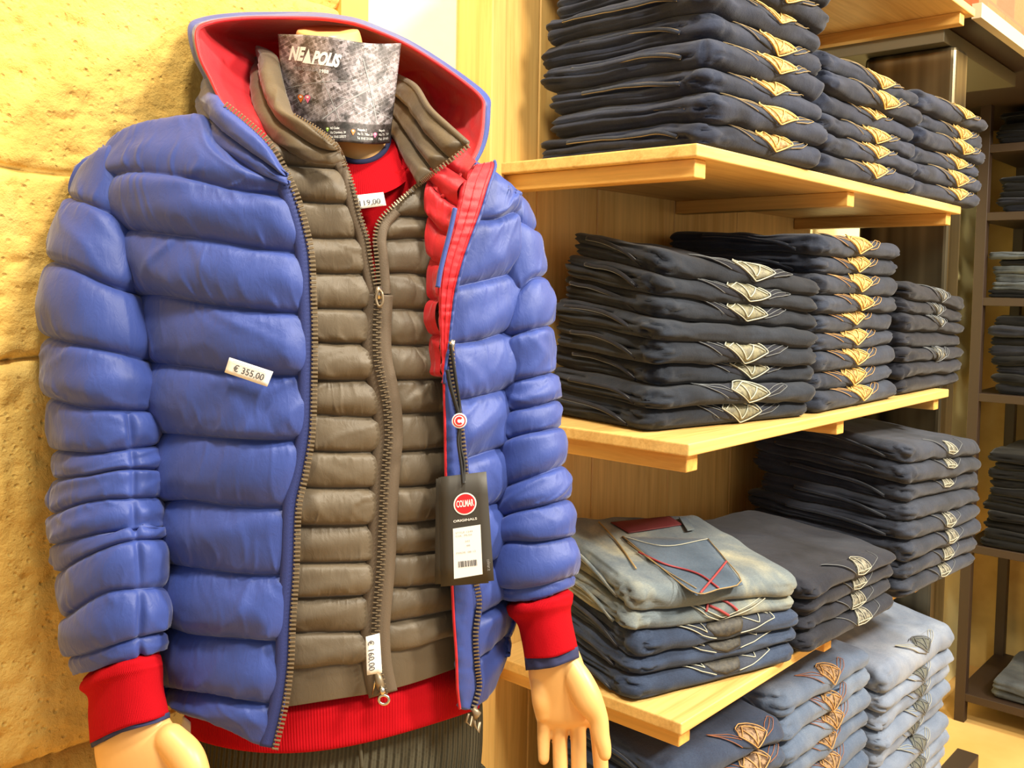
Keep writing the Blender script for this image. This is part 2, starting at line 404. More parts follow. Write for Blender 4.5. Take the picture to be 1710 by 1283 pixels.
b = MB(); b.box((2.4305, .70, 0), (2.68, .755, EYE - 1.225)); keep(pl, b.build('plinth_step', BROWNM, None, bevel=.003))

# steel column and its cap, beam and brick above
colm = thing('steel_column', 'dark steel column at the right end of the pine shelves', 'column', (2.42, .74, 0))
b = MB(); b.box((2.44, .76, 0), (2.54, .985, EYE + .607)); keep(colm, b.build('column_shaft', DARKSTEEL, None, bevel=.012))
b = MB(); b.box((2.40, .776, EYE + .607), (3.03, 1.118, EYE + .645)); keep(colm, b.build('column_cap', CAPM, None, bevel=.002))
slab('trim_2', (2.345, .679, EYE + .636), (4.05, .70, EYE + .67), BEAMM)
slab('recess_shade_slab', (2.36, .7005, EYE + .648), (4.05, 1.118, EYE + .669), BROWNM)  # dark slab standing in for the shade of the recess behind the beam
slab('wall_upper_brick', (2.36, .69, EYE + .6705), (4.05, 1.118, 3.25), BRICK)

# ------------------------------------------------------------------ folded jeans
def outline(W, Dp, rc, n):
    segs = []
    cs = [((rc, rc), pi, 1.5 * pi), ((W - rc, rc), 1.5 * pi, 2 * pi), ((W - rc, Dp - rc), 0, .5 * pi), ((rc, Dp - rc), .5 * pi, pi)]
    P = []; N = []
    cnt = [n * W, n * Dp, n * W, n * Dp]; tot = 2 * (W + Dp)
    for k, (c, a0, a1) in enumerate(cs):
        for a in np.linspace(a0, a1, 7): P.append((c[0] + rc * cos(a), c[1] + rc * sin(a))); N.append((cos(a), sin(a)))
        m = max(3, int(n * (W if k % 2 == 0 else Dp) / tot)); nc = cs[(k + 1) % 4]
        s = np.array(P[-1]); e = np.array([nc[0][0] + rc * cos(nc[1]), nc[0][1] + rc * sin(nc[1])])
        for t in np.linspace(0, 1, m + 2)[1:-1]: P.append(tuple(s + (e - s) * t)); N.append(N[-1])
    return np.array(P), np.array(N)
FULL = dict(n=150, nv=18); SIMPLE = dict(n=60, nv=10)
class Stack:
    """layers of one pile: surfaces W_k(x,y) shared by neighbours"""
    def __init__(s, W, Dp, hs, tx=0, ty=0, seed=0, wob=.004):
        s.W, s.D, s.seed, s.wob = W, Dp, seed, wob; s.tx, s.ty = tx, ty
        s.c = np.r_[0, np.cumsum(hs)]
    def surf(s, k, x, y):
        if k == 0: return np.zeros_like(x) + 0.
        f = 1 + s.tx * (x / s.W - .5) + s.ty * (y / s.D)
        return s.c[k] * f + s.wob * vnoise(x * 9 + 3 * k, y * 9, s.seed + k * 2.7) + .0026 * vnoise(x * 26, y * 26 + k, s.seed)
def jean(st, k, loc, rz, sty, rnd, res=FULL, jig=(0, 0), group=None, label=None, name='folded_jeans', dep=1.):
    W, Dp = st.W, st.D; n, nv = res['n'], res['nv']
    sd = st.seed * 13.1 + k * 5.77
    P, N = outline(W, Dp * dep, .028, n)
    hmid = float(st.surf(k + 1, np.array([W / 2]), np.array([0.]))[0] - st.surf(k, np.array([W / 2]), np.array([0.]))[0])
    R = min(.024, hmid * .62)
    left = np.clip(-N[:, 0], 0, 1); back = np.clip(N[:, 1], 0, 1); right = np.clip(N[:, 0], 0, 1); g = np.clip(left + back + .25 * right, 0, 1)
    g = g * np.clip((P[:, 1] - .02) / .06, 0, 1)
    per = np.r_[0, np.cumsum(np.linalg.norm(np.diff(P, axis=0), axis=1))]
    cmk = np.exp(-((P[:, 0] / .05) ** 2 + ((P[:, 1] - .01) / .05) ** 2)) + .5 * np.exp(-(((P[:, 0] - W) / .04) ** 2 + (P[:, 1] / .04) ** 2))
    rows = []
    for j in range(nv + 1):
        al = -pi / 2 + pi * j / nv; v = (1 + sin(al)) / 2
        v0 = .52 + .17 * vnoise(per * 7, sd); v1 = .78 + .10 * vnoise(per * 9, sd + 4); v2 = .24 + .1 * vnoise(per * 8, sd + 9)
        gr = .012 * np.exp(-((v - v0) / .055) ** 2) + .006 * np.exp(-((v - v1) / .04) ** 2) * (vnoise(per * 4, sd + 2) > -.3) + .006 * np.exp(-((v - v2) / .04) ** 2)
        inset = R * (1 - cos(al)) + g * gr + g * .006 * vnoise(per * 5, v * 2.2, sd) * cos(al) + .0016 * vnoise(per * 26, v * 5, sd) * cos(al)
        inset = inset + cmk * .009 * (np.exp(-(vnoise(per * 42, v * 3.5, sd + 6) / .2) ** 2) - .2) * cos(al) + cmk * .007 * vnoise(per * 14, v * 3, sd + 7) * cos(al)
        inset = inset + g * .010 * np.clip(vnoise(per * 2.2 + 4, sd * 1.7), 0, 1) * cos(al)
        xy = P - N * inset[:, None] + np.array(jig)
        zb = st.surf(k, xy[:, 0], xy[:, 1]); zt = st.surf(k + 1, xy[:, 0], xy[:, 1])
        rows.append(np.column_stack([xy, zb + (zt - zb) * v]))
    G = np.array(rows); c = np.array([W / 2, Dp / 2])
    def capr(kk, base):
        out = []
        for s in (.8, .55, .28, .02):
            xy = c + (base[:, :2] - c) * s; z = st.surf(kk, xy[:, 0], xy[:, 1]); out.append(np.column_stack([xy, z]))
        return out
    G = np.concatenate([np.array(capr(k, G[0])[::-1]), G, np.array(capr(k + 1, G[-1]))])
    t = thing(name, label, 'jeans', loc, rz, group)
    grid_obj('folded_denim', G, sty['mat'], t, wrap=True, cap=True, flip=False)
    if not res is FULL: return t
    # mapping onto the front roll: x along the width, a = distance down from the top tangent
    def PT(x, a, off=.0024):
        x = np.asarray(x, float); a = np.asarray(a, float)
        zb = st.surf(k, x, np.full_like(x, R)); zt = st.surf(k + 1, x, np.where(a < 0, R - a, R * 1.))
        h = zt - zb; re = (R + h / 2) / 2; al = np.clip(pi / 2 - np.maximum(a, 0) / re, -1.2, pi / 2)
        y = np.where(a < 0, R - a, R * (1 - np.cos(al))); z = (zb + zt) / 2 + h / 2 * np.sin(al)
        y = y - off * np.cos(al); z = z + off * np.sin(al) * 1.0
        return np.stack([x + jig[0], y + jig[1], z], -1)
    def fan(poly, mat, nm, off, par):
        Q = spl(np.array(poly + [poly[0]]), 40, True)[:-1]; cc = Q.mean(0); rings = [cc + (Q - cc) * s for s in (.02, .3, .55, .78, .93, 1.)]
        A = np.array(rings); o_ = np.full(A.shape[:2], off); o_[-1] = .0002
        G = PT(A[..., 0], A[..., 1], o_); return grid_obj(nm, G, mat, par, wrap=True, cap=True, flip=False)
    def threads(lines, mat, nm, r, par, off=.003):
        b = MB()
        for ln in lines:
            L = np.array(ln, float); m = max(6, int(np.linalg.norm(np.diff(L, axis=0), axis=1).sum() / .004)); Q = spl(L, m, True)
            b.tube(PT(Q[:, 0], Q[:, 1], off), r, 4)
        return b.build(nm, mat, par, smooth=True)
    x0 = W * sty.get('ex', .52) + rnd.uniform(-.012, .012); sc = sty.get('es', 1.) * rnd.uniform(.93, 1.07); dn = sty.get('dn', .013 if sty.get('kind', 'kite') in ('kite', 'fan') else .008) + rnd.uniform(-.004, .005)
    ev = sty.get('ev', 1.) * rnd.uniform(.95, 1.08)
    def T(pts): return [(x0 + p[0] * sc, dn + p[1] * ev) for p in pts]
    kind = sty.get('kind', 'kite')
    if k in sty.get('plain', ()): kind = 'none'
    if kind == 'kite':
        rim = [(-.036, .002), (-.022, -.012), (-.004, -.017), (.014, -.012), (.030, .000), (.038, .010), (.002, .026)]
        wl = [(-.036, .002), (-.050, -.008), (-.092, -.022), (-.070, -.002), (-.042, .016), (-.024, .014)]
        wr = [(.036, .006), (.052, -.002), (.078, -.010), (.082, -.002), (.060, .010), (.034, .016)]
        pk = fan(T([wl[2], wl[3], wl[4], (.002, .028), wr[4], wr[3], wr[2], (.03, -.012), (-.004, -.021), (-.03, -.016)]), sty['wing'], 'back_pocket', .0016, t)
        fan(T(rim), sty['patch'], 'leather_patch', .0034, pk)
        threads([T(rim + [rim[0]]), T([(-.030, .004), (-.004, -.011), (.032, .008)]), T([(-.014, -.004), (0, .020), (.016, -.002)])], sty['thr'], 'patch_stitching', .0011, pk, .0046)
        threads([T(wl[:3]), T([wl[4], wl[3], wl[2]]), T([(-.034, .006), (-.066, -.006), (-.088, -.019)]), T(wr[:3] + [wr[3], wr[4], wr[5]]), T([(.040, .010), (.056, .004), (.076, -.005)])], sty['thr2'], 'pocket_stitching', .00065, pk, .0026)
    elif kind == 'fan':
        rim = [(-.030, .016), (-.020, -.002), (-.008, -.014), (.006, -.018), (.020, -.006), (.028, .012), (.0, .018)]
        pk = fan(T([(-.10, -.024), (-.05, .006), (-.028, .018), (.03, .018), (.07, .004), (.078, -.02)]), sty['wing'], 'back_pocket', .0014, t)
        fan(T(rim), sty['patch'], 'leather_patch', .0032, pk)
        threads([T(rim + [rim[0]]), T([(-.028, .012), (0, .012), (.024, .012)]), T([(0, .012), (0, -.014)])], sty['thr'], 'patch_stitching', .001, pk, .0044)
        threads([T([(-.10, -.024), (-.05, .004), (-.028, .018)]), T([(.028, .014), (.072, .002), (.078, -.02)])], sty['thr2'], 'pocket_stitching', .0007, pk, .0024)
    elif kind == 'bat':
        pk = fan(T([(-.085, -.016), (-.045, .010), (.0, .024), (.05, .016), (.092, .002), (.088, -.018), (.0, -.022)]), sty['wing'], 'back_pocket', .0015, t)
        fan(T([(-.036, -.002), (-.02, -.016), (0, -.018), (.02, -.016), (.036, -.004), (.026, .016), (0, .021), (-.024, .014)]), sty['patch'], 'bat_patch', .003, pk)
        threads([T([(-.085, -.016), (-.045, .010), (-.02, .018)]), T([(-.08, -.02), (-.036, .006)]), T([(-.04, -.018), (-.036, .006)]), T([(.024, .018), (.05, .014), (.092, .002), (.088, -.018)]), T([(.035, -.006), (.06, .006), (.07, -.014), (.085, -.006)]), T([(.02, -.02), (.05, -.012), (.088, -.02)])], sty['thr'], 'pocket_stitching', .0009, pk, .0028)
    elif kind == 'red':
        pk = fan(T([(-.075, -.03), (-.03, .012), (.0, .026), (.05, .012), (.085, -.002), (.07, -.03)]), sty['wing'], 'back_pocket', .0016, t)
        threads([T([(-.075, -.03), (-.03, .012), (0, .026), (.05, .012), (.085, -.002), (.07, -.03)]), T([(-.066, -.03), (-.026, .007), (0, .02), (.048, .007), (.078, -.004)])], TH['thread_pale'], 'pocket_stitching', .001, pk, .003)
        threads([T([(-.03, .006), (-.004, -.02)]), T([(-.008, -.02), (.024, .012)]), T([(-.02, -.0), (.01, .018)])], TH['thread_red'], 'red_cross_stitch', .0022, pk, .0032)
    # side seams and belt loops on the left flank
    if sty.get('side', True):
        b = MB(); y = np.linspace(.05, Dp * dep * rnd.uniform(.7, .85), 30)
        yy_ = (y - y[0]) / (y[-1] - y[0]); lo_ = sty.get('lo', .22); hi_ = rnd.uniform(.72, .86)
        base = lo_ + (hi_ - lo_) * (1 - np.exp(-yy_ / .22)) + .06 * vnoise(y * 14, sd + 3)
        for q, dv in enumerate((0, .13, .065)):
            vv = np.clip(base - dv, .12, .93)
            per_ = (P[:, 0].min() + 0 * y)
            zb = st.surf(k, per_, y); zt = st.surf(k + 1, per_, y)
            gi = np.clip((y - .02) / .06, 0, 1)
            inset = R * (1 - np.cos(np.arcsin(np.clip(2 * vv - 1, -1, 1)))) - .0012
            pth = np.column_stack([inset + (.001 if q < 2 else .0026) + jig[0], y + jig[1], zb + (zt - zb) * vv])
            if q < 2: b.tube(pth, .00055, 4)
            else:
                bb = MB(); bb.tube(pth, .0034, 8); sm_ = bb.build('side_seam', sty.get('seam', sty['wing']), t, smooth=True)
        b.build('side_seam_stitching', sty['sth'], sm_, smooth=True)
    return t, PT

STY = {
 '1': dict(mat=D['indigo'], patch=P_GOLD, wing=D['slate'], thr=TH['thread_gold'], thr2=TH['thread_tan'], sth=TH['thread_tan'], es=1.4, ev=.92, dn=.015, lo=.45),
 '2a': dict(mat=D['black'], patch=P_OLIVE, wing=D['ink'], thr=TH['thread_pale'], thr2=TH['thread_grey'], sth=TH['thread_grey'], plain=(4,), es=1.25, ev=.95),
 '2b': dict(mat=D['slate'], patch=P_GOLD, wing=D['slate'], thr=TH['thread_gold'], thr2=TH['thread_orange'], sth=TH['thread_grey'], ex=.45, es=1.35, ev=.92),
 '2c': dict(mat=D['ink'], patch=P_SILV, wing=D['ink'], thr=TH['thread_grey'], thr2=TH['thread_grey'], sth=TH['thread_grey'], es=.8, plain=(0, 1, 3)),
 '3a': dict(mat=D['blue'], patch=P_BAT, wing=D['steel'], thr=TH['thread_pale'], thr2=TH['thread_pale'], sth=TH['thread_grey'], kind='bat', es=1.15),
 '3w': dict(mat=D['washed'], patch=P_BAT, wing=D['washed'], thr=TH['thread_pale'], thr2=TH['thread_pale'], sth=TH['thread_pale'], kind='red', es=1.2),
 '3b': dict(mat=D['dark'], patch=P_SILV, wing=D['dark'], thr=TH['thread_white'], thr2=TH['thread_grey'], sth=TH['thread_grey'], kind='fan', ex=.55),
 '3c': dict(mat=D['steel'], patch=P_SILV, wing=D['steel'], thr=TH['thread_white'], thr2=TH['thread_grey'], sth=TH['thread_grey'], kind='fan', es=.9, plain=(4,)),
 '4a': dict(mat=D['blue'], patch=P_BROWN, wing=D['blue'], thr=TH['thread_orange'], thr2=TH['thread_rust'], sth=TH['thread_grey'], ex=.7),
 '4b': dict(mat=D['light'], patch=P_BROWN, wing=D['light'], thr=TH['thread_orange'], thr2=TH['thread_rust'], sth=TH['thread_grey'], ex=.5),
 '4c': dict(mat=D['pale'], patch=P_GREY, wing=D['pale'], thr=TH['thread_grey'], thr2=TH['thread_pale'], sth=TH['thread_grey'], ex=.5)}
ORD = ['bottom', 'second from bottom', 'third from bottom', 'fourth from bottom', 'fifth from bottom', 'sixth from bottom', 'seventh from bottom', 'eighth from bottom', 'ninth from bottom', 'tenth from bottom', 'eleventh from bottom']
def pile(key, x, y, zb, W, Dp, hs, rz, desc, where, style, tx=0, ty=0, seed=1, jit=.006, lean=0., wob=.004):
    rnd = random.Random(seed); st = Stack(W, Dp, hs, tx, ty, seed, wob); n = len(hs); res = []
    for k in range(n):
        s_ = style(k) if callable(style) else (style if isinstance(style, dict) else STY[style]); ds = desc(k) if callable(desc) else desc
        pos = 'top' if k == n - 1 else ORD[k]
        jig = (rnd.uniform(-jit, jit), rnd.uniform(-jit, jit))
        r = jean(st, k, (x, y, zb), rz, s_, rnd, FULL, jig, 'folded jeans in the ' + where, f'{ds}, {pos} of the {where}', dep=1 - lean * k / max(1, n - 1) + rnd.uniform(-.04, .04))
        res.append((r, st, k, jig))
    return res
U, Mi, Lo = SH_Z['upper'] + .001, SH_Z['middle'] + .001, SH_Z['lower'] + .001
R_ = math.radians
pile('1a', 1.145, .675, U, .345, .32, [.037] * 9, R_(-3), 'dark indigo jeans with gold pocket patch', 'near stack, upper shelf', '1', -.02, 0, 11, .009)
pile('1b', 1.51, .672, U, .42, .33, [.033] * 6, R_(-2), 'indigo jeans with gold patch', 'middle stack, upper shelf', '1', -.05, .12, 12)
pile('1c', 1.955, .675, U, .40, .33, [.034] * 6, R_(-3), 'indigo jeans with gold patch', 'far stack, upper shelf', dict(STY['1'], ex=.6), -.05, .0, 13, .012)
pile('2a', 1.165, .765, Mi, .385, .29, [.031] * 8, R_(-13), 'blackish jeans with olive pocket patch', 'near stack, middle shelf', '2a', -.16, .22, 21, .010, lean=.22)
pile('2b', 1.555, .69, Mi, .385, .33, [.0345] * 9, R_(0), 'dark blue jeans with gold patch', 'tall stack, middle shelf', '2b', 0, .04, 22)
pile('2c', 1.965, .69, Mi, .40, .33, [.0315] * 7, R_(0), 'black jeans with small grey patch', 'far stack, middle shelf', '2c', -.18, .15, 23)
r3 = pile('3a', 1.125, .765, Lo, .35, .275, [.029, .029, .029, .030, .036], R_(-18), lambda k: 'mid blue jeans with bat shaped patch' if k < 3 else 'washed jeans with red pocket stitching', 'near stack, lower shelf', lambda k: STY['3a'] if k < 3 else (STY['3w'] if k == 3 else dict(STY['3w'], kind='none')), -.20, .35, 31, .006)
pile('3b', 1.475, .655, Lo, .36, .34, [.030] * 4, R_(-3), 'charcoal jeans with silver patch', 'low middle stack, lower shelf', '3b', -.06, .25, 32)
pile('3c', 1.87, .635, Lo, .39, .36, [.037] * 8, R_(-4), 'steel blue jeans with silver patch', 'tall far stack, lower shelf', '3c', -.10, .1, 33, .008)
B5 = EYE - 1.174
pile('4a', 1.14, .70, B5, .33, .25, [.043] * 11, R_(-4), 'dark blue jeans with brown patch', 'near stack on the plinth', '4a', -.05, .05, 41)
pile('4b', 1.49, .695, B5, .40, .33, [.043] * 11, 0, 'light blue jeans with brown patch', 'middle stack on the plinth', '4b', -.05, .05, 42)
pile('4c', 1.95, .70, B5, .46, .33, [.041] * 8 + [.06], 0, 'pale blue jeans with grey patch', 'far stack on the plinth', '4c', -.05, .15, 43, .01)

# ------------------------------------------------------------------ rack at the far right
rk = thing('display_rack', 'tall dark brown metal rack with shelves of black jeans by the far wall', 'rack', (3.5, .3, 0))
RY1 = 1.0; RY0 = .1; RX0, RX1 = 3.49, 4.0
for (x, y) in ((RX0, RY1 - .035), (RX0, RY0), (RX1 - .035, RY1 - .035), (RX1 - .035, RY0)):
    b = MB(); b.box((x, y, .0), (x + .035, y + .035, EYE + .69)); keep(rk, b.build('post', BROWNM, None, bevel=.002))
RL = [-1.395, -.865, -.335, -.005, .285, .515]
for z in RL + [.69]:
    b = MB(); b.box((RX0 + .002, RY0 + .002, EYE + z - .028), (RX1 - .002, RY1 - .002, EYE + z)); keep(rk, b.build('rack_shelf', BROWNM, None, bevel=.002))
RST = dict(mat=None)
def rackpile(z, y1, n, h, mats, nm, seed, Wd=.38, dep=.40):
    rnd = random.Random(seed); st = Stack(dep, Wd, [h] * n, 0, 0, seed, .006)
    for k in range(n):
        m = mats[k % len(mats)]; cn = {'soot': 'black', 'grey': 'faded grey', 'ink': 'charcoal', 'light': 'light grey'}[m]
        jean(st, k, (RX0 + .01, y1 - Wd, EYE + z + .001), 0, dict(mat=D[m]), rnd, SIMPLE, (rnd.uniform(-.006, .02), rnd.uniform(-.025, .012)), 'jeans on the dark rack', f'{cn} jeans folded {"topmost" if k == n - 1 else ORD[k]} on {nm}')
rackpile(RL[5], .955, 5, .022, ['soot'], "rack's highest board", 51)
rackpile(RL[4], .955, 5, .024, ['ink', 'ink', 'soot', 'soot', 'soot'], "rack board above the lower grey pile", 52)
rackpile(RL[3], .955, 6, .026, ['soot', 'grey', 'grey', 'grey'], "rack board with faded grey pile", 53)
rackpile(RL[3], .865, 3, .028, ['soot'], "grey pile, rack's third board", 58) if False else None
rackpile(RL[2], .945, 8, .033, ['ink', 'soot'], "rack board below faded grey pile", 54)
rackpile(RL[1], .94, 11, .030, ['soot'], "rack board second from floor", 55)
rackpile(RL[0], .90, 2, .032, ['grey', 'grey'], "rack board nearest floor", 56)

# ------------------------------------------------------------------ garments on the mannequin (traced outlines given real depth)
def I(y, pts): return np.interp(y, [p[0] for p in pts], [p[1] for p in pts])
TL_ = [(180, 172), (250, 166), (300, 168), (400, 198), (500, 222), (600, 236), (800, 255), (1000, 266), (1200, 284), (1283, 290)]
TR_ = [(180, 882), (250, 880), (400, 874), (500, 866), (700, 857), (900, 850), (1000, 848), (1100, 843), (1180, 830), (1283, 820)]
ZL, ZR, BD = 1.035, 1.13, .135
def zt(x, y, off=0.):
    x = np.asarray(x, float); y = np.asarray(y, float)
    l, r = I(y, TL_), I(y, TR_); u = np.clip((x - l) / (r - l), 0, 1)
    z = ZL + (ZR - ZL) * u - BD * np.sqrt(1 - .93 * (2 * u - 1) ** 2)
    z = z + .06 * np.clip((330 - y) / 140, 0, 2) ** 2 * (.4 + .6 * np.abs(2 * u - 1))
    return z + off
def P3(pts, off=0.):
    p = np.asarray(pts, float); return px2c(p[:, 0], p[:, 1], zt(p[:, 0], p[:, 1], off))
def pz(pts):       # (x, y, depth) pixels -> camera metres
    p = np.asarray(pts, float); return px2c(p[:, 0], p[:, 1], p[:, 2])

def rid(v, w=.2): return np.exp(-(v / w) ** 2)
def crease(sm, t, tt, seed, amp=1.):
    """gathers at the quilting seams and slanting folds; sm = metres along, t = 0..1 across the baffle"""
    e0 = np.exp(-t / .20); e1 = np.exp(-(1 - t) / .30)
    wp = 1.4 * vnoise(sm * 10, t * 1.5, seed + 3)
    a = rid(vnoise(sm * 52 + wp, t * .8 + tt * .01, seed), .22) - .35
    a2 = rid(vnoise(sm * 30 + wp, t * .8, seed + 5), .2) - .3
    dirn = np.where(vnoise(sm * 3., seed * 1.3) > 0, 1., -1.) * 1.0
    b = rid(vnoise(sm * 24 + 1.3 * t + wp * .5, t * .5, seed + 8), .36)
    b2 = rid(vnoise(sm * 21 - 1.2 * t + wp * .4, t * .5, seed + 12), .36)
    mk = np.clip(vnoise(sm * 6.5, t * .7, seed + 31) + .35, 0, 1); mk2 = np.clip(vnoise(sm * 6.5, t * .7, seed + 47) + .25, 0, 1)
    c = vnoise(sm * 12 + 1.5 * t, t * 1.7, seed + 15)
    f_ = rid(vnoise(sm * 105, t * .6, seed + 60), .25) - .4
    return amp * (.0011 * f_ * (np.exp(-t / .12) + np.exp(-(1 - t) / .14)) + .0017 * a * (e0 * .7 + e1) + .0022 * a2 * (.5 * e0 + e1) + .0024 * b * mk + .0022 * b2 * mk2 + .0026 * c)
def quilt(name, rows, mat, parent=None, puff=.011, sub=18, n=160, seed=0, taper=(.012, .012), amp=1., flip=False, thick=None, mats=None, moff=0, puffs=None, pw=.58, wrap=False, axis=None, flat=(), ref=.5, pinch=None):
    """rows: camera-space polylines (one per quilting seam)"""
    R = [spl(r, n) if not wrap else r for r in rows]
    G, T = cr_rows(R, sub, True); G = cam2w(G)
    N = normals(G, wrap); 
    if not wrap:
        mid = N[len(N) // 2, int(G.shape[1] * ref)]; s = 1 if mid @ TOCAM > 0 else -1
    else:
        cen = G.mean(1, keepdims=True); s = 1 if ((G - cen) * N).sum() > 0 else -1
    N = N * s
    ln = np.concatenate([np.zeros((len(G), 1)), np.cumsum(np.linalg.norm(np.diff(G, axis=1), axis=2), axis=1)], 1)
    D_ = np.zeros(G.shape[:2]); Dn = np.zeros(G.shape[:2])
    for i, (k, t) in enumerate(T):
        a = (puffs[k] if puffs else puff)
        sk = t ** 1.08
        pr = (max(sin(pi * sk), 0)) ** pw
        sm = ln[i]; L = ln[i, -1]
        tp = 1.; vly = .0022 * np.exp(-(min(t, 1 - t) / .06) ** 2)
        if not wrap:
            tp = np.ones_like(sm)
            if taper[0]: tp = tp * np.sin(np.clip(sm / taper[0], 0, 1) * pi / 2) ** .9
            if taper[1]: tp = tp * np.sin(np.clip((L - sm) / taper[1], 0, 1) * pi / 2) ** .9
        if wrap: sm = sm * 1.0
        if pinch and k >= pinch[0]: tp = tp * (1 - .75 * np.exp(-((np.arange(len(sm)) - pinch[1] * len(sm)) / 2.6) ** 2))
        if k in flat: D_[i] = a * pr * tp
        else:
            cr = crease(sm, t, k + t, seed + 1.7 * k, amp)
            if wrap:
                fade = np.clip(np.minimum(np.arange(len(sm)), len(sm) - 1 - np.arange(len(sm))) / 6., 0, 1); cr = cr * fade
            D_[i] = a * pr * tp * (1 + .3 * vnoise(sm * 8, k * 3.3, seed)) + cr * tp * min(1, pr * 1.5 + .12) - vly
    # seams wander a little
    G = G + N * D_[..., None]
    o = grid_obj(name, G, mat, parent, wrap=wrap, flip=(s > 0) ^ flip ^ True if False else (s < 0), thick=thick, mats=mats, moff=moff)
    return o, G, N
def tube_rows(front, zc, rz, n=72, back=1.):
    """front: pixel polylines left to right; closed ring per row"""
    out = []
    for f, zc_, rz_ in zip(front, zc, rz):
        f = np.asarray(f, float); m = n // 2
        th = np.linspace(0, pi, m + 1); s = (1 - np.cos(th)) / 2
        fx = f[0, 0] + (f[-1, 0] - f[0, 0]) * s; fs = spl(f, 60); fy = np.interp(fx, fs[:, 0], fs[:, 1]) if fs[-1, 0] > fs[0, 0] else np.full_like(fx, f[:, 1].mean())
        z = zc_ - rz_ * np.sin(th)
        A = px2c(fx, fy, z)
        B = px2c(fx[::-1], fy[::-1], zc_ + rz_ * back * np.sin(th))
        out.append(np.concatenate([A[:-1], B[:-1]]))
    return out
def backwrap(row, y_at, frac_side=1.):
    """extend a front polyline (camera space, ending at the zip) with the flank and half of the back, starting at the middle of the back"""
    p = row[0]; return p

# --- sweater ---------------------------------------------------------------
mq = thing('mannequin', 'headless male shop mannequin with bare neck and hands, wearing the open blue jacket', 'mannequin', (0, 0, 0))
sweater = thing('sweater', 'red crew neck knit sweater under both jackets, showing at neck, cuffs and hem', 'sweater', (0, 0, 0))
vest = thing('quilted_vest', 'taupe grey quilted down jacket worn open at the neck beneath the blue one', 'vest', (0, 0, 0))
jacket = thing('puffer_jacket', 'royal blue hooded puffer jacket with red lining, worn unzipped on the mannequin', 'jacket', (0, 0, 0))
trousers = thing('trousers', 'dark charcoal corduroy trousers on the mannequin', 'trousers', (0, 0, 0))

def closed_body(name, ys, xl, xr, off, mat, parent, n=120, uvs=None):
    rows = []
    for i, y in enumerate(ys):
        l, r = xl[i], xr[i]; m = n // 2; th = np.linspace(0, pi, m + 1); s = (1 - np.cos(th)) / 2
        x = l + (r - l) * s; yy = y + (uvs[i] if uvs else 0) * 4 * s * (1 - s)
        zf = zt(x, yy, off); e = (ZL + (ZR - ZL) * s)
        b = 2 * e - zf + .0
        A = px2c(x, yy, zf); B = px2c(x[::-1], yy[::-1], b[::-1])
        rows.append(np.concatenate([A[:-1], B[:-1]]))
    G, T = cr_rows(rows, 6); G = cam2w(G); N = normals(G, True); s = 1 if ((G - G.mean(1, keepdims=True)) * N).sum() > 0 else -1
    return grid_obj(name, G, mat, parent, wrap=True, flip=(s < 0))
closed_body('knit_body', [250, 300, 420, 600, 800, 1000, 1100, 1150], [430, 300, 262, 262, 280, 290, 296, 300], [735, 800, 842, 838, 830, 822, 815, 812], .046, SWEAT, sweater, uvs=[50, 22, 8, 0, 0, 0, 20, 30])
# ribbed hem
hem = []
for k, (yl, yr, dy) in enumerate([(1140, 1105, 52), (1165, 1130, 52), (1200, 1155, 60), (1225, 1180, 62), (1228, 1183, 60)]):
    l, r = 302 + k * 3, 804 - k * 1; m = 90; th = np.linspace(0, pi, m + 1); s = (1 - np.cos(th)) / 2
    x = l + (r - l) * s; yy = yl + (yr - yl) * s + dy * np.sin(pi * np.clip(s, 0, 1)) ** .8 * (1 - .5 * s)
    zf = zt(x, yy, .030 + (.008 if k in (0, 4) else 0)); e = ZL + (ZR - ZL) * s
    hem.append(np.concatenate([px2c(x, yy, zf)[:-1], px2c(x[::-1], yy[::-1], (2 * e - zf)[::-1])[:-1]]))
G, T = cr_rows(hem, 5); G = cam2w(G); N = normals(G, True); s = 1 if ((G - G.mean(1, keepdims=True)) * N).sum() > 0 else -1
grid_obj('ribbed_hem', G, RIBH, sweater, wrap=True, flip=(s < 0))
# neck rib: a ring standing round the neck
def ring(cx, cy, rx, ry, zc, rz, n=96):
    th = np.linspace(0, 2 * pi, n, endpoint=False)
    return px2c(cx + rx * np.cos(th), cy + ry * np.sin(th), zc - rz * np.sin(th))
rr = [ring(600, 232, 50, 40, 1.075, .052), ring(601, 235, 54, 43, 1.075, .056), ring(603, 240, 64, 50, 1.077, .066), ring(604, 248, 76, 58, 1.08, .080), ring(605, 262, 92, 66, 1.085, .094)]
G, _ = cr_rows(rr, 5); G = cam2w(G); N = normals(G, True); s = 1 if (N[:, 24] @ TOCAM).mean() > 0 else -1
grid_obj('neck_rib', G, RIB, sweater, wrap=True, flip=(s < 0))
b = MB(); b.tube(cam2w(ring(600, 231, 49, 40, 1.074, .051)), .0032, 8, True); b.build('neck_piping', NAVYK, sweater, smooth=True)

# --- mannequin neck ---------------------------------------------------------
def tube_obj(name, rows, mat, parent, sub=8, cap=True):
    G, T = cr_rows(rows, sub); G = cam2w(G); N = normals(G, True); s = 1 if ((G - G.mean(1, keepdims=True)) * N).sum() > 0 else -1
    return grid_obj(name, G, mat, parent, wrap=True, flip=(s < 0), cap=cap)
nk = [(548, 54, 20, .03), (548, 50, 44, .05), (548, 58, 54, .058), (556, 110, 56, .058), (570, 180, 56, .058), (590, 235, 58, .060), (602, 275, 56, .056)]
tube_obj('neck', [ring(c, y, r, r * .16, 1.075, d * .8) for c, y, r, d in nk], SKIN, mq)

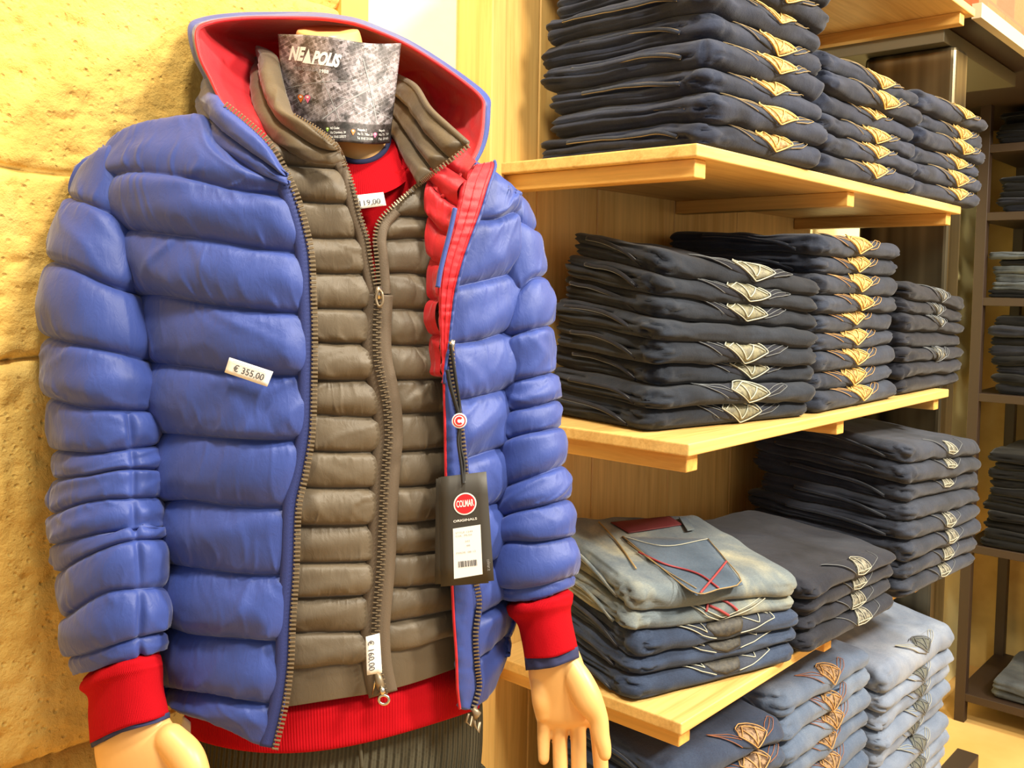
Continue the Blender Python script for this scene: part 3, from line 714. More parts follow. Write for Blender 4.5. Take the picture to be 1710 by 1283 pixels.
# --- trousers ---------------------------------------------------------------
yy = [1120, 1180, 1240, 1300, 1400]
closed_body('trouser_waist', yy, [330, 326, 322, 318, 316], [800, 806, 806, 802, 800], .050, CORD, trousers, uvs=[30, 30, 20, 10, 0])
hipz = EYE + (ROT @ [(560 - CX) / FPX * 1.08, (1390 - CY) / FPX * 1.08, 1.08])[2]
for sx, xx, zz in ((0, 440, 1.06), (1, 680, 1.10)):
    c0 = at(xx, 1380, zz); rows = []
    for zf, r in ((c0[2] + .05, .098), (c0[2] - .1, .094), (.45, .066), (.25, .062), (.02, .064)):
        th = np.linspace(0, 2 * pi, 48, endpoint=False); rows.append(np.stack([c0[0] + r * np.cos(th), c0[1] + r * np.sin(th) - .0, np.full(48, zf)], 1))
    G, _ = cr_rows(rows, 5); grid_obj('trouser_leg', G[::-1], CORD, trousers, wrap=True, cap=True)
b = MB(); fy = P3([(600, 1190), (600, 1225), (604, 1283)], .043); b.tube(cam2w(spl(fy, 20)), .0022, 6); b.build('fly_seam', CORD, trousers, smooth=True)

# --- vest (taupe) ------------------------------------------------------------
VO = .024
zipL = [(562, 242), (578, 275), (591, 311), (601, 354), (614, 393), (620, 430), (632, 492), (629, 556), (631, 603), (641, 649), (647, 688), (649, 731), (645, 770), (641, 829), (638, 900), (635, 955), (629, 1018), (627, 1060), (630, 1110), (640, 1160)]
zipR = [(693, 311), (654, 344), (631, 370), (624, 400), (627, 430), (632, 492)] + zipL[7:]
def xat(line, y):
    P = spl(np.array(line, float), 300); return float(np.interp(y, P[:, 1], P[:, 0]))
VL = [[(446, 222), (480, 246), (530, 268), (576, 268)], [(442, 268), (480, 276), (530, 280), (581, 283)], [(440, 325), (510, 337), (597, 341)], [(440, 385), (530, 398), (612, 397)],
      [(440, 444), (530, 456), (625, 456)], [(440, 505), (530, 515), (631, 517)], [(445, 560), (530, 571), (630, 575)], [(450, 625), (524, 634), (637, 635)], [(455, 684), (522, 692), (646, 698)],
      [(455, 745), (514, 753), (646, 757)], [(455, 805), (508, 815), (641, 815)], [(450, 868), (504, 877), (639, 877)], [(450, 934), (500, 941), (635, 938)], [(445, 993), (494, 999), (630, 994)],
      [(440, 1052), (492, 1057), (627, 1055)], [(435, 1112), (488, 1117), (630, 1106)], [(430, 1185), (483, 1180), (560, 1168), (640, 1156)]]
def ext(side, rows, off, xs, wide):
    """front row plus flank and back, towards the middle of the back"""
    out = []
    for r in rows:
        r = np.array(r, float); y0 = r[0, 1] if side < 0 else r[-1, 1]
        P = P3(spl(r, 40), off)
        out.append(P)
    return out
quilt('vest_left_front', [P3(spl(r, 60), VO) for r in VL], GREY, vest, .0085, 16, 200, 3, taper=(0, .024), amp=.95, puffs=[.005] + [.007] * 14 + [.001], flat=(15,))
VR = [[(693, 308), (716, 302), (745, 300)], [(640, 362), (690, 362), (745, 366)], [(624, 402), (690, 398), (750, 402)],
      [(628, 458), (680, 456), (758, 464)], [(631, 517), (680, 516), (768, 521)], [(630, 574), (680, 577), (775, 575)], [(637, 635), (690, 634), (778, 632)], [(646, 692), (690, 691), (778, 688)],
      [(646, 754), (690, 753), (778, 745)], [(641, 815), (690, 813), (778, 803)], [(639, 874), (690, 873), (778, 862)], [(635, 925), (690, 925), (778, 916)], [(630, 984), (690, 980), (780, 970)],
      [(627, 1042), (690, 1033), (785, 1014)], [(630, 1092), (690, 1082), (785, 1055)], [(640, 1155), (700, 1138), (785, 1108)]]
quilt('vest_right_front', [P3(spl(r, 60), VO) for r in VR], GREY, vest, .0085, 16, 160, 5, taper=(.024, 0), amp=.95, puffs=[.0066] * 14 + [.001], flat=(14,))
# the rest of the vest's shell, hidden round the flanks and the back
closed_body('vest_back', [300, 420, 600, 800, 1000, 1150], [300, 262, 258, 274, 282, 300], [800, 846, 842, 836, 828, 815], .036, GREY, vest, n=80) if False else None
# standing collar, left side: outer face
c0 = pz([(452, 84, 1.12), (462, 96, 1.06), (470, 130, 1.02), (481, 168, .99), (491, 191, .972), (530, 214, .955), (562, 241, .945)])
c1 = pz([(438, 96, 1.14), (440, 125, 1.06), (447, 165, 1.015), (465, 200, .985), (492, 222, .965), (530, 245, .955), (566, 252, .948)])
c2 = pz([(432, 112, 1.15), (431, 150, 1.07), (438, 190, 1.03), (455, 222, 1.0), (490, 250, .978), (530, 270, .965), (576, 268, .955)])
quilt('left_collar', [c0, c1, c2], GREY, vest, .010, 16, 110, 8, taper=(0, .01), amp=.8, thick=.004)
c0 = pz([(663, 128, 1.14), (693, 146, 1.06), (716, 182, 1.02), (745, 210, .995), (781, 242, .975)])
c1 = pz([(660, 160, 1.13), (690, 186, 1.07), (713, 222, 1.025), (733, 248, 1.0), (752, 266, .985)])
c2 = pz([(655, 190, 1.12), (678, 218, 1.075), (696, 248, 1.035), (712, 270, 1.01), (724, 287, .992)])
c3 = pz([(648, 215, 1.11), (666, 246, 1.07), (679, 275, 1.035), (690, 296, 1.01), (696, 308, .995)])
quilt('right_collar', [c0, c1, c2, c3], GREY, vest, .009, 14, 80, 9, taper=(0, .01), amp=.8, thick=.004)
b = MB(); b.tube(cam2w(spl(pz([(663, 127, 1.14), (693, 145, 1.058), (716, 181, 1.018), (745, 209, .993), (780, 240, .973)]), 40)), .0035, 8); b.build('collar_edge', GREY, vest, smooth=True)

# --- zips ---------------------------------------------------------------------
def ribbon(name, line, w, mat, parent, off=.0, side=0., lift=.002, n=200):
    """flat tape along a camera-space line, width w in metres across the view; side shifts it sideways"""
    P = spl(line, n); T = np.gradient(P, axis=0); T /= np.linalg.norm(T, axis=1, keepdims=True)
    V = P / np.linalg.norm(P, axis=1, keepdims=True); S = np.cross(T, V); S /= np.linalg.norm(S, axis=1, keepdims=True)
    S = S * np.sign(S[:, :1] + 1e-9)
    rows = [P + S * (side + w * k) - V * (lift * (1 - (2 * k) ** 2)) for k in (-.5, -.25, 0, .25, .5)]
    G = cam2w(np.array(rows)); N = normals(G); s = 1 if N[2, n // 2] @ TOCAM > 0 else -1
    return grid_obj(name, G, mat, parent, flip=(s < 0), thick=.0014)
def teeth(name, line, parent, pitch=.0038, size=(.0052, .0021, .0026), side=0., lift=.004, mat=BRASS, alt=False):
    P = spl(line, 900); L = np.linalg.norm(np.diff(P, axis=0), axis=1).sum(); m = int(L / pitch); P = spl(P, m, True)
    T = np.gradient(P, axis=0); T /= np.linalg.norm(T, axis=1, keepdims=True)
    V = P / np.linalg.norm(P, axis=1, keepdims=True); S = np.cross(T, V); S /= np.linalg.norm(S, axis=1, keepdims=True); S = S * np.sign(S[:, :1] + 1e-9)
    b = MB()
    for i in range(m):
        sh = side + ((.0017 if i % 2 else -.0017) if alt else 0)
        c = P[i] + S[i] * sh - V[i] * lift
        cw = cam2w(c); a = ROT @ S[i]; t = ROT @ T[i]; v = ROT @ V[i]
        Mx = Matrix([[a[0], t[0], v[0], cw[0]], [a[1], t[1], v[1], cw[1]], [a[2], t[2], v[2], cw[2]], [0, 0, 0, 1]])
        h = [k / 2 for k in size]
        V8 = []
        for (x_, y_, z_) in ((-1, -1, 1), (1, -1, 1), (1, 1, 1), (-1, 1, 1), (-.75, -.5, -1), (.75, -.5, -1), (.75, .5, -1), (-.75, .5, -1)):
            V8.append(Mx @ Vector((x_ * h[0], y_ * h[1], z_ * h[2])))
        b.add(V8, [(0, 1, 2, 3), (7, 6, 5, 4), (0, 4, 5, 1), (1, 5, 6, 2), (2, 6, 7, 3), (3, 7, 4, 0)])
    return b.build(name, mat, parent, smooth=False)
zl_up = P3(zipL[:7], VO - .006); cl = pz([(492, 192, .965), (530, 214, .95), (562, 241, .938)])
zl_up = np.vstack([cl, P3(zipL[1:7], VO - .004)])
zr_up = np.vstack([pz([(781, 243, .97), (749, 268, .968), (722, 288, .97)]), P3(zipR[:6], VO - .004)])
zlow = P3(zipL[6:], VO - .006)
ribbon('left_zip_tape', P3(zipL[0:7], VO - .005), .012, TAUPET, vest, side=-.006)
ribbon('right_zip_tape', P3(zipR[1:6], VO - .005), .012, TAUPET, vest, side=.007)
ribbon('closed_zip_tape', zlow, .030, TAUPET, vest, lift=.002)
teeth('zip_teeth', zl_up, vest, side=-.001); teeth('zip_teeth', zr_up, vest, side=.001); teeth('zip_teeth', zlow, vest, .0026, (.0062, .0017, .003), alt=True, lift=.0045)
def plate(name, pts, z, thick, mat, parent, bevel=.0006, holes=None):
    """small flat piece with an outline traced at depth z"""
    P = cam2w(px2c(np.array(pts, float)[:, 0], np.array(pts, float)[:, 1], z)); B = P - TOCAM * thick; n = len(P)
    F = [tuple(range(n)), tuple(range(n, 2 * n))[::-1]] + [(i, i + n, (i + 1) % n + n, (i + 1) % n) for i in range(n)]
    o = mesh_obj(name, np.vstack([P, B]), F, mat, parent, False); me = o.data
    if me.polygons[0].normal @ Vector(TOCAM) < 0: me.flip_normals()
    return o
zs = float(zt(634, 490, VO)) - .012
sl = MB(); sl.tube(cam2w(pz([(632, 480, zs), (633, 500, zs - .002)])), [.0045, .0036], 10); s0 = sl.build('zip_slider', STEEL, vest, True)
sl = MB(); sl.tube(cam2w(spl(pz([(630, 488, zs - .006), (628, 500, zs - .006), (633, 512, zs - .006), (639, 505, zs - .006), (638, 490, zs - .006), (634, 484, zs - .005)]), 26)), .0014, 6, True); sl.build('zip_pull', BRASS, s0, True)
# foot of the vest zip: box pin and ring pull
zs = float(zt(638, 1150, VO)) - .012
sl = MB(); sl.tube(cam2w(pz([(630, 1122, zs), (633, 1138, zs - .001), (637, 1150, zs - .001)])), [.003, .0045, .004], 8); s1 = sl.build('zip_box', BRASS, vest, True)
sl = MB(); sl.tube(cam2w(pz([(622, 1160, zs + .004), (629, 1126, zs - .002)])), .0012, 6); sl.tube(cam2w(pz([(637, 1148, zs - .004), (640, 1160, zs - .005)])), .003, 8)
th = np.linspace(0, 2 * pi, 25)[:-1]; sl.tube(cam2w(px2c(641 + 8.5 * np.cos(th), 1169 + 7.5 * np.sin(th), zs - .006)), .0016, 6, True); sl.build('ring_pull', STEEL, s1, True)

# --- blue jacket: left front ---------------------------------------------------
zipB = [(375, 178), (410, 205), (446, 240), (472, 283), (493, 330), (508, 382), (517, 429), (520, 493), (522, 560), (521, 640), (518, 723), (507, 791), (495, 850), (491, 955), (485, 1045), (482, 1109), (473, 1177), (456, 1250)]
BL = [[(176, 243), (198, 221), (240, 202), (300, 191), (342, 192), (362, 232), (398, 264), (432, 284), (478, 302)],
      [(170, 299), (176, 296), (214, 286), (274, 291), (326, 300), (386, 315), (450, 325), (492, 328)],
      [(186, 386), (206, 385), (266, 390), (343, 401), (429, 415), (489, 422), (515, 424)],
      [(205, 500), (227, 495), (274, 495), (364, 510), (450, 520), (520, 526)],
      [(218, 612), (240, 606), (300, 611), (386, 622), (459, 627), (521, 626)],
      [(232, 730), (257, 725), (330, 728), (420, 735), (518, 736)],
      [(238, 845), (261, 840), (318, 836), (386, 845), (495, 850)],
      [(246, 948), (273, 943), (341, 952), (432, 961), (491, 959)],
      [(252, 1052), (277, 1049), (318, 1061), (386, 1066), (484, 1073)],
      [(254, 1150), (275, 1149), (318, 1154), (386, 1166), (455, 1177), (475, 1177)],
      [(272, 1168), (300, 1184), (327, 1199), (386, 1223), (425, 1243), (456, 1250)]]
def flank(P, side, nseg=24):
    """P: camera-space front row; add the arc from its outer end round to the middle of the back (comes first)"""
    e = P[0] if side < 0 else P[-1]
    xm = (I(600, TL_) + I(600, TR_)) / 2; yv = e[1]
    zc = (ZL + ZR) / 2 + BD * .95; cx_c = (545 - CX) / FPX * zc
    ph = np.linspace(0, pi / 2, nseg)
    A = np.stack([cx_c - (cx_c - e[0]) * np.cos(ph), np.full(nseg, yv * 1.0), e[2] + (zc - e[2]) * np.sin(ph)], 1)
    return np.vstack([A[::-1][:-1], P]) if side < 0 else np.vstack([P[:-1], A])
rows = [flank(P3(spl(r, 70)), -1) for r in BL]
quilt('left_front_panel', rows, BLUE, jacket, .014, 22, 420, 21, taper=(0, .028), amp=1.4, thick=.005, puffs=[.006, .009] + [.0105] * 7 + [.007], ref=.8)
# left collar of the shell
c0 = pz([(349, 126, 1.10), (350, 138, 1.04), (360, 158, .975), (375, 178, .955), (410, 206, .945), (446, 240, .937), (474, 286, .932)])
c1 = pz([(342, 155, 1.12), (344, 175, 1.05), (358, 205, .975), (385, 230, .952), (415, 252, .94), (450, 276, .935), (478, 296, .932)])
c2 = pz([(340, 182, 1.13), (343, 198, 1.06), (362, 234, .985), (395, 262, .96), (429, 284, .945), (455, 298, .938), (482, 310, .934)])
quilt('left_neck_panel', [c0, c1, c2], BLUE, jacket, .008, 14, 110, 23, taper=(0, .008), amp=.8, thick=.004)
zb3 = np.vstack([pz([(375, 178, .958), (410, 206, .950), (446, 240, .940)]), P3(zipB[3:], -.003)])
ribbon('left_zip_tape', zb3, .014, NAVYT, jacket, side=-.0065, lift=.003)
teeth('zip_teeth', zb3, jacket, .0042, (.0068, .0026, .003), side=.002, lift=.003)

# --- blue jacket: right front ---------------------------------------------------
edgeR = [(794, 272), (772, 295), (763, 347), (752, 393), (742, 420), (735, 451), (731, 497), (733, 556), (738, 614), (742, 640), (744, 700), (745, 764), (747, 850), (752, 930), (755, 980), (758, 1040), (762, 1095), (764, 1150), (767, 1184)]
BR_ = [[(796, 268), (824, 282), (838, 292), (850, 303)],
       [(768, 378), (798, 368), (830, 365), (852, 356), (861, 354)],
       [(746, 484), (766, 478), (801, 470), (863, 455), (872, 452)],
       [(746, 580), (758, 575), (801, 568), (855, 551), (878, 545)],
       [(745, 676), (766, 669), (812, 659), (853, 648), (876, 640)],
       [(748, 776), (785, 764), (815, 754), (850, 743), (872, 736)],
       [(752, 862), (780, 855), (818, 844), (848, 837), (868, 832)],
       [(758, 955), (785, 948), (822, 938), (840, 929), (862, 920)],
       [(762, 1040), (785, 1032), (804, 1025), (841, 1001), (850, 997)],
       [(765, 1112), (785, 1106), (800, 1100), (843, 1062), (849, 1056)],
       [(768, 1184), (782, 1187), (800, 1175), (818, 1157), (834, 1112), (840, 1100)]]
rows = [flank(P3(spl(r, 50), -.004), 1) for r in BR_]
quilt('right_front_panel', rows, BLUE, jacket, .012, 22, 330, 27, taper=(.028, 0), amp=1.35, thick=.005, puffs=[.008] * 2 + [.0098] * 7 + [.007], ref=.2)
for side_, row_, tgt in ((-1, flank(P3(spl(BL[0][:5], 60)), -1), [(560, 205, 1.22), (500, 205, 1.20), (462, 208, 1.14), (440, 214, 1.08)]), (1, flank(P3(spl(BR_[0][1:], 40), -.004), 1)[::-1], [(560, 205, 1.22), (630, 208, 1.22), (690, 222, 1.18), (724, 250, 1.10)])):
    A_ = spl(row_, 90); B_ = spl(pz(tgt), 90); yk = []
    for k_ in np.linspace(0, 1, 9): yk.append(A_ * (1 - k_) + B_ * k_ + np.array([0, .004 - .004 * sin(pi * k_), 0]))
    G = cam2w(np.array(yk)); N = normals(G); grid_obj('shoulder_yoke', G, BLUE, jacket, flip=(N[4, 45][2] < 0), thick=.003)
# red facing band folded outwards, its lining and the blue piping
fo = [(826, 269), (827, 280), (817, 311), (804, 354), (787, 400), (774, 439), (762, 486), (754, 540), (750, 575), (744, 614), (741, 640)]
fi = [(792, 275), (784, 283), (772, 305), (763, 347), (752, 393), (742, 425), (736, 455), (733, 500), (735, 550), (738, 600), (739, 640)]
def lerp_rows(a, b, k, za, zb, n=120):
    A = spl(np.array(a, float), n); B = spl(np.array(b, float), n); M_ = A + (B - A) * k; s = np.linspace(0, 1, n)
    z0 = zt(M_[:, 0], M_[:, 1]); return M_, z0
rows = []
for k in np.linspace(0, 1, 7):
    M_, z0 = lerp_rows(fi, fo, k, 0, 0)
    s = np.linspace(0, 1, 120); z = z0 - .016 - .022 * np.sin(pi * np.clip(s * 1.0, 0, 1)) ** .5 * (.3 + .7 * (1 - s)) * (.55 + .45 * k)
    z += .0009 * vnoise(s * 60, k * 3) + .0006 * np.sin(k * 6 * pi)
    rows.append(px2c(M_[:, 0], M_[:, 1], z))
G = cam2w(np.array(rows)); N = normals(G); s_ = 1 if N[3, 60] @ TOCAM > 0 else -1
fc = grid_obj('red_front_facing', G, REDN, jacket, flip=(s_ < 0), thick=.003)
for kk in (.12, .5, .86):                          # stitch lines on the facing
    i = int(round(kk * 6)); b = MB(); b.tube(G[i] + TOCAM * .0006, .0006, 4); b.build('facing_stitching', REDP, fc, True)
b = MB(); b.tube(G[6] + TOCAM * .0004, .0018, 6); b.build('facing_piping', BLUE, fc, True)
b = MB(); pp = spl(P3([(760, 348), (752, 385), (742, 425), (735, 455), (731, 480)], -.03), 60); b.tube(cam2w(pp), .0026, 8); b.build('blue_piping', BLUE, jacket, True)
li = [[(770, 246), (790, 262), (798, 272)], [(738, 274), (766, 290), (778, 300)], [(716, 301), (742, 330), (764, 346)], [(714, 360), (735, 385), (754, 393)], [(716, 430), (728, 440), (741, 440)], [(716, 500), (726, 500), (735, 500)], [(720, 560), (728, 560), (738, 560)], [(728, 630), (733, 630), (742, 630)]]
lr = []
for i, r in enumerate(li):
    q = spl(np.array(r, float), 40); d = np.interp(np.linspace(0, 1, 40), [0, .5, 1], [.009, -.004, -.022 if i < 6 else -.012]); lr.append(px2c(q[:, 0], q[:, 1], zt(q[:, 0], q[:, 1]) + d - (.01 if i < 2 else 0)))
quilt('red_front_lining', lr, REDN, jacket, .005, 14, 60, 33, taper=(0, 0), amp=1.3)
# blue inner strip and zip of the right front
st0 = [(741, 634), (743, 700), (744, 764), (746, 850), (752, 930), (755, 980), (758, 1040), (762, 1095), (764, 1150), (768, 1184)]
st1 = [(754, 600), (758, 640), (768, 700), (775, 764), (782, 850), (790, 930), (795, 973), (800, 1008), (794, 1060), (797, 1113), (800, 1148), (790, 1186)]
A = spl(np.array(st0, float), 150); B = spl(np.array(st1, float), 150); rows = []
for k in np.linspace(0, 1, 9):
    M_ = A + (B - A) * k; z = zt(M_[:, 0], M_[:, 1]) - .014 - .006 * sin(pi * k) + .0010 * vnoise(M_[:, 1] / 9., k * 4) ; rows.append(px2c(M_[:, 0], M_[:, 1], z))
G = cam2w(np.array(rows)); N = normals(G); s_ = 1 if N[4, 70] @ TOCAM > 0 else -1
grid_obj('blue_front_facing', G, BLUE, jacket, flip=(s_ < 0), thick=.003)
b = MB(); b.tube(G[0], .0016, 6); b.build('red_edge_piping', REDN, jacket, True)
zr3 = P3(st1, -.020)
zr3 = np.vstack([P3([(753, 572)], -.022), zr3[1:]])
ribbon('right_zip_tape', zr3, .008, NAVYT, jacket, lift=.001)
teeth('zip_teeth', zr3, jacket, .0042, (.0066, .0026, .003), lift=.003)
zz_ = float(zt(790, 1190)) - .024
b = MB(); b.tube(cam2w(pz([(790, 1183, zz_), (797, 1192, zz_), (793, 1200, zz_)])), [.003, .0045, .003], 8); b.tube(cam2w(pz([(783, 1192, zz_), (778, 1206, zz_), (786, 1212, zz_), (789, 1196, zz_)])), .0016, 6)
b.tube(cam2w(pz([(791, 1198, zz_), (793, 1212, zz_), (799, 1222, zz_), (801, 1206, zz_)])), .0018, 6); b.build('zip_end_hardware', BRASS, jacket, True)
zz_ = float(zt(258, 770)) - .012
b = MB(); b.tube(cam2w(spl(pz([(257, 766, zz_), (253, 778, zz_), (254, 790, zz_), (258, 791, zz_), (259, 776, zz_)]), 20)), .0012, 6, True); b.build('pocket_zip_pull', STEEL, jacket, True)

# --- hood -------------------------------------------------------------------------
rim = [(446, 240, .955), (410, 206, .962), (375, 177, .972), (352, 132, .985), (334, 94, .99), (329, 52, 1.0), (352, 38, 1.02), (405, 31, 1.04), (464, 30, 1.06), (529, 31, 1.075), (572, 36, 1.08), (608, 45, 1.08), (667, 69, 1.075), (716, 97, 1.07), (772, 136, 1.06), (804, 165, 1.05), (807, 188, 1.045), (803, 230, 1.03), (790, 264, 1.01), (764, 300, .995), (738, 330, .995)]
m1 = [(452, 236, .985), (438, 196, 1.01), (420, 168, 1.03), (392, 136, 1.05), (374, 100, 1.06), (366, 66, 1.08), (390, 56, 1.11), (430, 52, 1.13), (480, 50, 1.15), (535, 48, 1.16), (572, 52, 1.165), (606, 60, 1.165), (655, 82, 1.16), (700, 108, 1.15), (745, 146, 1.13), (772, 172, 1.11), (776, 196, 1.10), (768, 232, 1.08), (752, 262, 1.05), (738, 288, 1.03), (724, 316, 1.015)]
m2 = [(462, 232, 1.03), (452, 190, 1.06), (446, 164, 1.08), (436, 140, 1.10), (430, 116, 1.12), (428, 94, 1.15), (440, 84, 1.17), (462, 78, 1.19), (500, 74, 1.20), (540, 72, 1.205), (572, 76, 1.205), (602, 84, 1.205), (640, 100, 1.20), (676, 126, 1.19), (706, 158, 1.17), (722, 184, 1.15), (726, 208, 1.13), (724, 236, 1.11), (718, 262, 1.08), (712, 286, 1.05), (706, 308, 1.03)]
m3 = [(500, 232, 1.10), (490, 200, 1.12), (486, 176, 1.13), (482, 160, 1.14), (480, 150, 1.16), (480, 140, 1.18), (490, 132, 1.20), (504, 128, 1.21), (526, 126, 1.215), (548, 126, 1.215), (572, 128, 1.215), (594, 132, 1.215), (614, 144, 1.21), (636, 160, 1.20), (652, 180, 1.18), (660, 200, 1.16), (662, 216, 1.15), (662, 236, 1.13), (660, 256, 1.11), (658, 272, 1.09), (656, 290, 1.07)]
hr = [spl(pz(r), 220) for r in (rim, m1, m2, m3)]
G, T = cr_rows(hr, 16); ii, jj = np.meshgrid(np.arange(G.shape[0]), np.arange(220), indexing='ij'); 
dz = .016 * fbm(jj / 26., ii / 22., 4., 3) * np.clip(ii / 10., 0, 1) + .006 * (1 - np.abs(vnoise(jj / 9. + ii / 14., ii / 30., 6)) * 2) * np.clip(ii / 8., 0, 1) * .5
G[..., 2] += dz; hood_in = G
Gw = cam2w(G); N = normals(Gw); s_ = 1 if N[24, 110] @ TOCAM > 0 else -1
hood = grid_obj('hood_lining', Gw, REDN, jacket, flip=(s_ < 0))
# outer shell of the hood: same rim, further out and back
cen = np.array([(575 - CX) / FPX * 1.12, (170 - CY) / FPX * 1.12, 1.10])
o0 = hr[0]; outs = [o0]
for k, (ex, dz_) in enumerate(((.002, .010), (.005, .035), (.006, .075), (.004, .12), (.0, .155))):
    v = o0 - cen; v[:, 2] *= .3; l = np.linalg.norm(v[:, :2], axis=1, keepdims=True); u = v.copy(); u[:, 2] = 0; u /= l
    s_l = np.linspace(0, 1, len(o0)); top = np.sin(pi * s_l)[:, None] ** .6
    zn = o0[:, 2:3] + dz_ * (.3 + .7 * top); q = o0 * (zn / o0[:, 2:3]) + u * (ex * (.12 + .88 * top ** 2) * (1 + .25 * vnoise(s_l * 11, k, 3.)[:, None]) + .0008 * (k > 0)); outs.append(q)
outs.append(hr[3] + np.array([0, 0, .03])); G, T = cr_rows(outs, 8); Gw2 = cam2w(G); N = normals(Gw2); s_ = 1 if ((Gw2 - cam2w(cen)) * N).sum() > 0 else -1
grid_obj('hood_shell', Gw2, BLUE, jacket, flip=(s_ < 0))
b = MB(); b.tube(Gw[0], .0022, 8); b.build('hood_edge', REDN, jacket, True)

# --- sleeves ----------------------------------------------------------------------------
def sleeve(name, seams, zc, rz, puffs, seed, side, pinch=None):
    rows = tube_rows(seams, zc, rz, 220)
    o, G, N = quilt(name, rows, BLUE, jacket, .010, 18, 220, seed, amp=1.15, wrap=True, puffs=puffs, pw=.5, pinch=pinch)
    return o
SLs = [[(150, 262), (180, 240), (215, 235), (240, 250)], [(118, 330), (146, 339), (180, 354), (225, 372)], [(88, 436), (129, 450), (180, 476), (236, 494)], [(81, 563), (129, 574), (184, 587), (250, 603)], [(83, 665), (150, 682), (227, 686), (258, 686)],
       [(94, 752), (159, 757), (218, 750), (262, 744)], [(94, 800), (150, 794), (205, 784), (266, 785)], [(89, 858), (159, 836), (220, 832), (268, 831)], [(91, 909), (159, 893), (220, 886), (270, 884)], [(99, 956), (150, 927), (210, 905), (272, 900)],
       [(109, 1032), (173, 991), (230, 984), (276, 981)], [(116, 1098), (150, 1092), (200, 1074), (272, 1054)], [(132, 1124), (160, 1110), (205, 1098), (270, 1088)]]
sleeve('left_sleeve', SLs, [1.035, 1.025, 1.01, 1.0, .995, .99, .985, .98, .975, .97, .965, .96, .96], [.03, .048, .052, .054, .054, .052, .05, .05, .05, .05, .05, .048, .04], [.007, .009, .009, .009, .008, .005, .006, .006, .005, .007, .008, .003], 41, -1, (4, .33))
b = MB(); q = [(166, 248), (168, 300), (184, 356), (206, 403), (223, 489), (231, 536), (238, 600)]; b.tube(cam2w(spl(P3(q, .004), 60)), .0016, 6); b.build('armhole_seam', BLUE, jacket, True)
SRs = [[(800, 300), (840, 296), (862, 318)], [(812, 372), (850, 362), (893, 385)], [(825, 510), (863, 488), (887, 466), (906, 462)], [(828, 576), (859, 560), (890, 550), (917, 544)], [(828, 652), (855, 638), (890, 630), (922, 622)], [(828, 700), (855, 686), (890, 680), (928, 668)],
       [(826, 748), (853, 732), (890, 722), (934, 714)], [(826, 822), (855, 808), (895, 795), (940, 778)], [(826, 872), (859, 856), (900, 846), (947, 834)], [(820, 915), (850, 905), (900, 905), (955, 896)], [(820, 975), (850, 985), (900, 980), (962, 962)], [(834, 1000), (864, 1004), (910, 996), (946, 982)]]
sleeve('right_sleeve', SRs, [1.13, 1.12, 1.115, 1.11, 1.11, 1.105, 1.10, 1.095, 1.09, 1.085, 1.08, 1.08], [.03, .04, .044, .046, .046, .045, .045, .045, .045, .046, .045, .038], [.007, .008, .008, .007, .005, .005, .006, .005, .007, .008, .002], 47, 1)

# --- sweater cuffs ------------------------------------------------------------------------
def cuff(rows, zc, rz, mat, nm, sub=8):
    G, T = cr_rows(tube_rows(rows, zc, rz, 120), sub); G = cam2w(G); N = normals(G, True); s = 1 if ((G - G.mean(1, keepdims=True)) * N).sum() > 0 else -1
    ii, jj = np.meshgrid(np.arange(G.shape[0]), np.arange(G.shape[1]), indexing='ij')
    G = G + N * s * (.0016 * vnoise(jj / 6., ii / 5., 3.) * np.exp(-ii / 14.))[..., None]
    return grid_obj(nm, G, mat, sweater, wrap=True, flip=(s < 0), cap=True)
cuff([[(150, 1124), (200, 1100), (266, 1084)], [(137, 1138), (190, 1112), (268, 1094)], [(133, 1152), (190, 1128), (272, 1106)], [(146, 1166), (195, 1142), (272, 1118)], [(147, 1200), (200, 1178), (274, 1152)], [(150, 1242), (205, 1216), (255, 1203), (283, 1192)]], [.955, .952, .95, .947, .944, .94], [.032, .042, .044, .040, .040, .040], RIB, 'left_cuff')
cuff([[(152, 1238), (205, 1212), (255, 1200), (282, 1190)], [(154, 1249), (205, 1222), (255, 1209), (285, 1198)]], [.94, .938], [.037, .037], NAVYK, 'left_cuff_edge', 4)
cuff([[(856, 1006), (900, 1000), (945, 982)], [(846, 1012), (895, 1008), (956, 990)], [(850, 1028), (895, 1020), (957, 1004)], [(864, 1044), (905, 1036), (953, 1020)], [(871, 1070), (915, 1062), (958, 1050)], [(876, 1100), (924, 1098), (965, 1082)]], [1.075, 1.07, 1.068, 1.066, 1.063, 1.06], [.030, .038, .040, .035, .034, .034], RIB, 'right_cuff')
cuff([[(877, 1098), (924, 1095), (964, 1080)], [(879, 1120), (924, 1115), (969, 1098)]], [1.06, 1.058], [.031, .031], NAVYK, 'right_cuff_edge', 4)

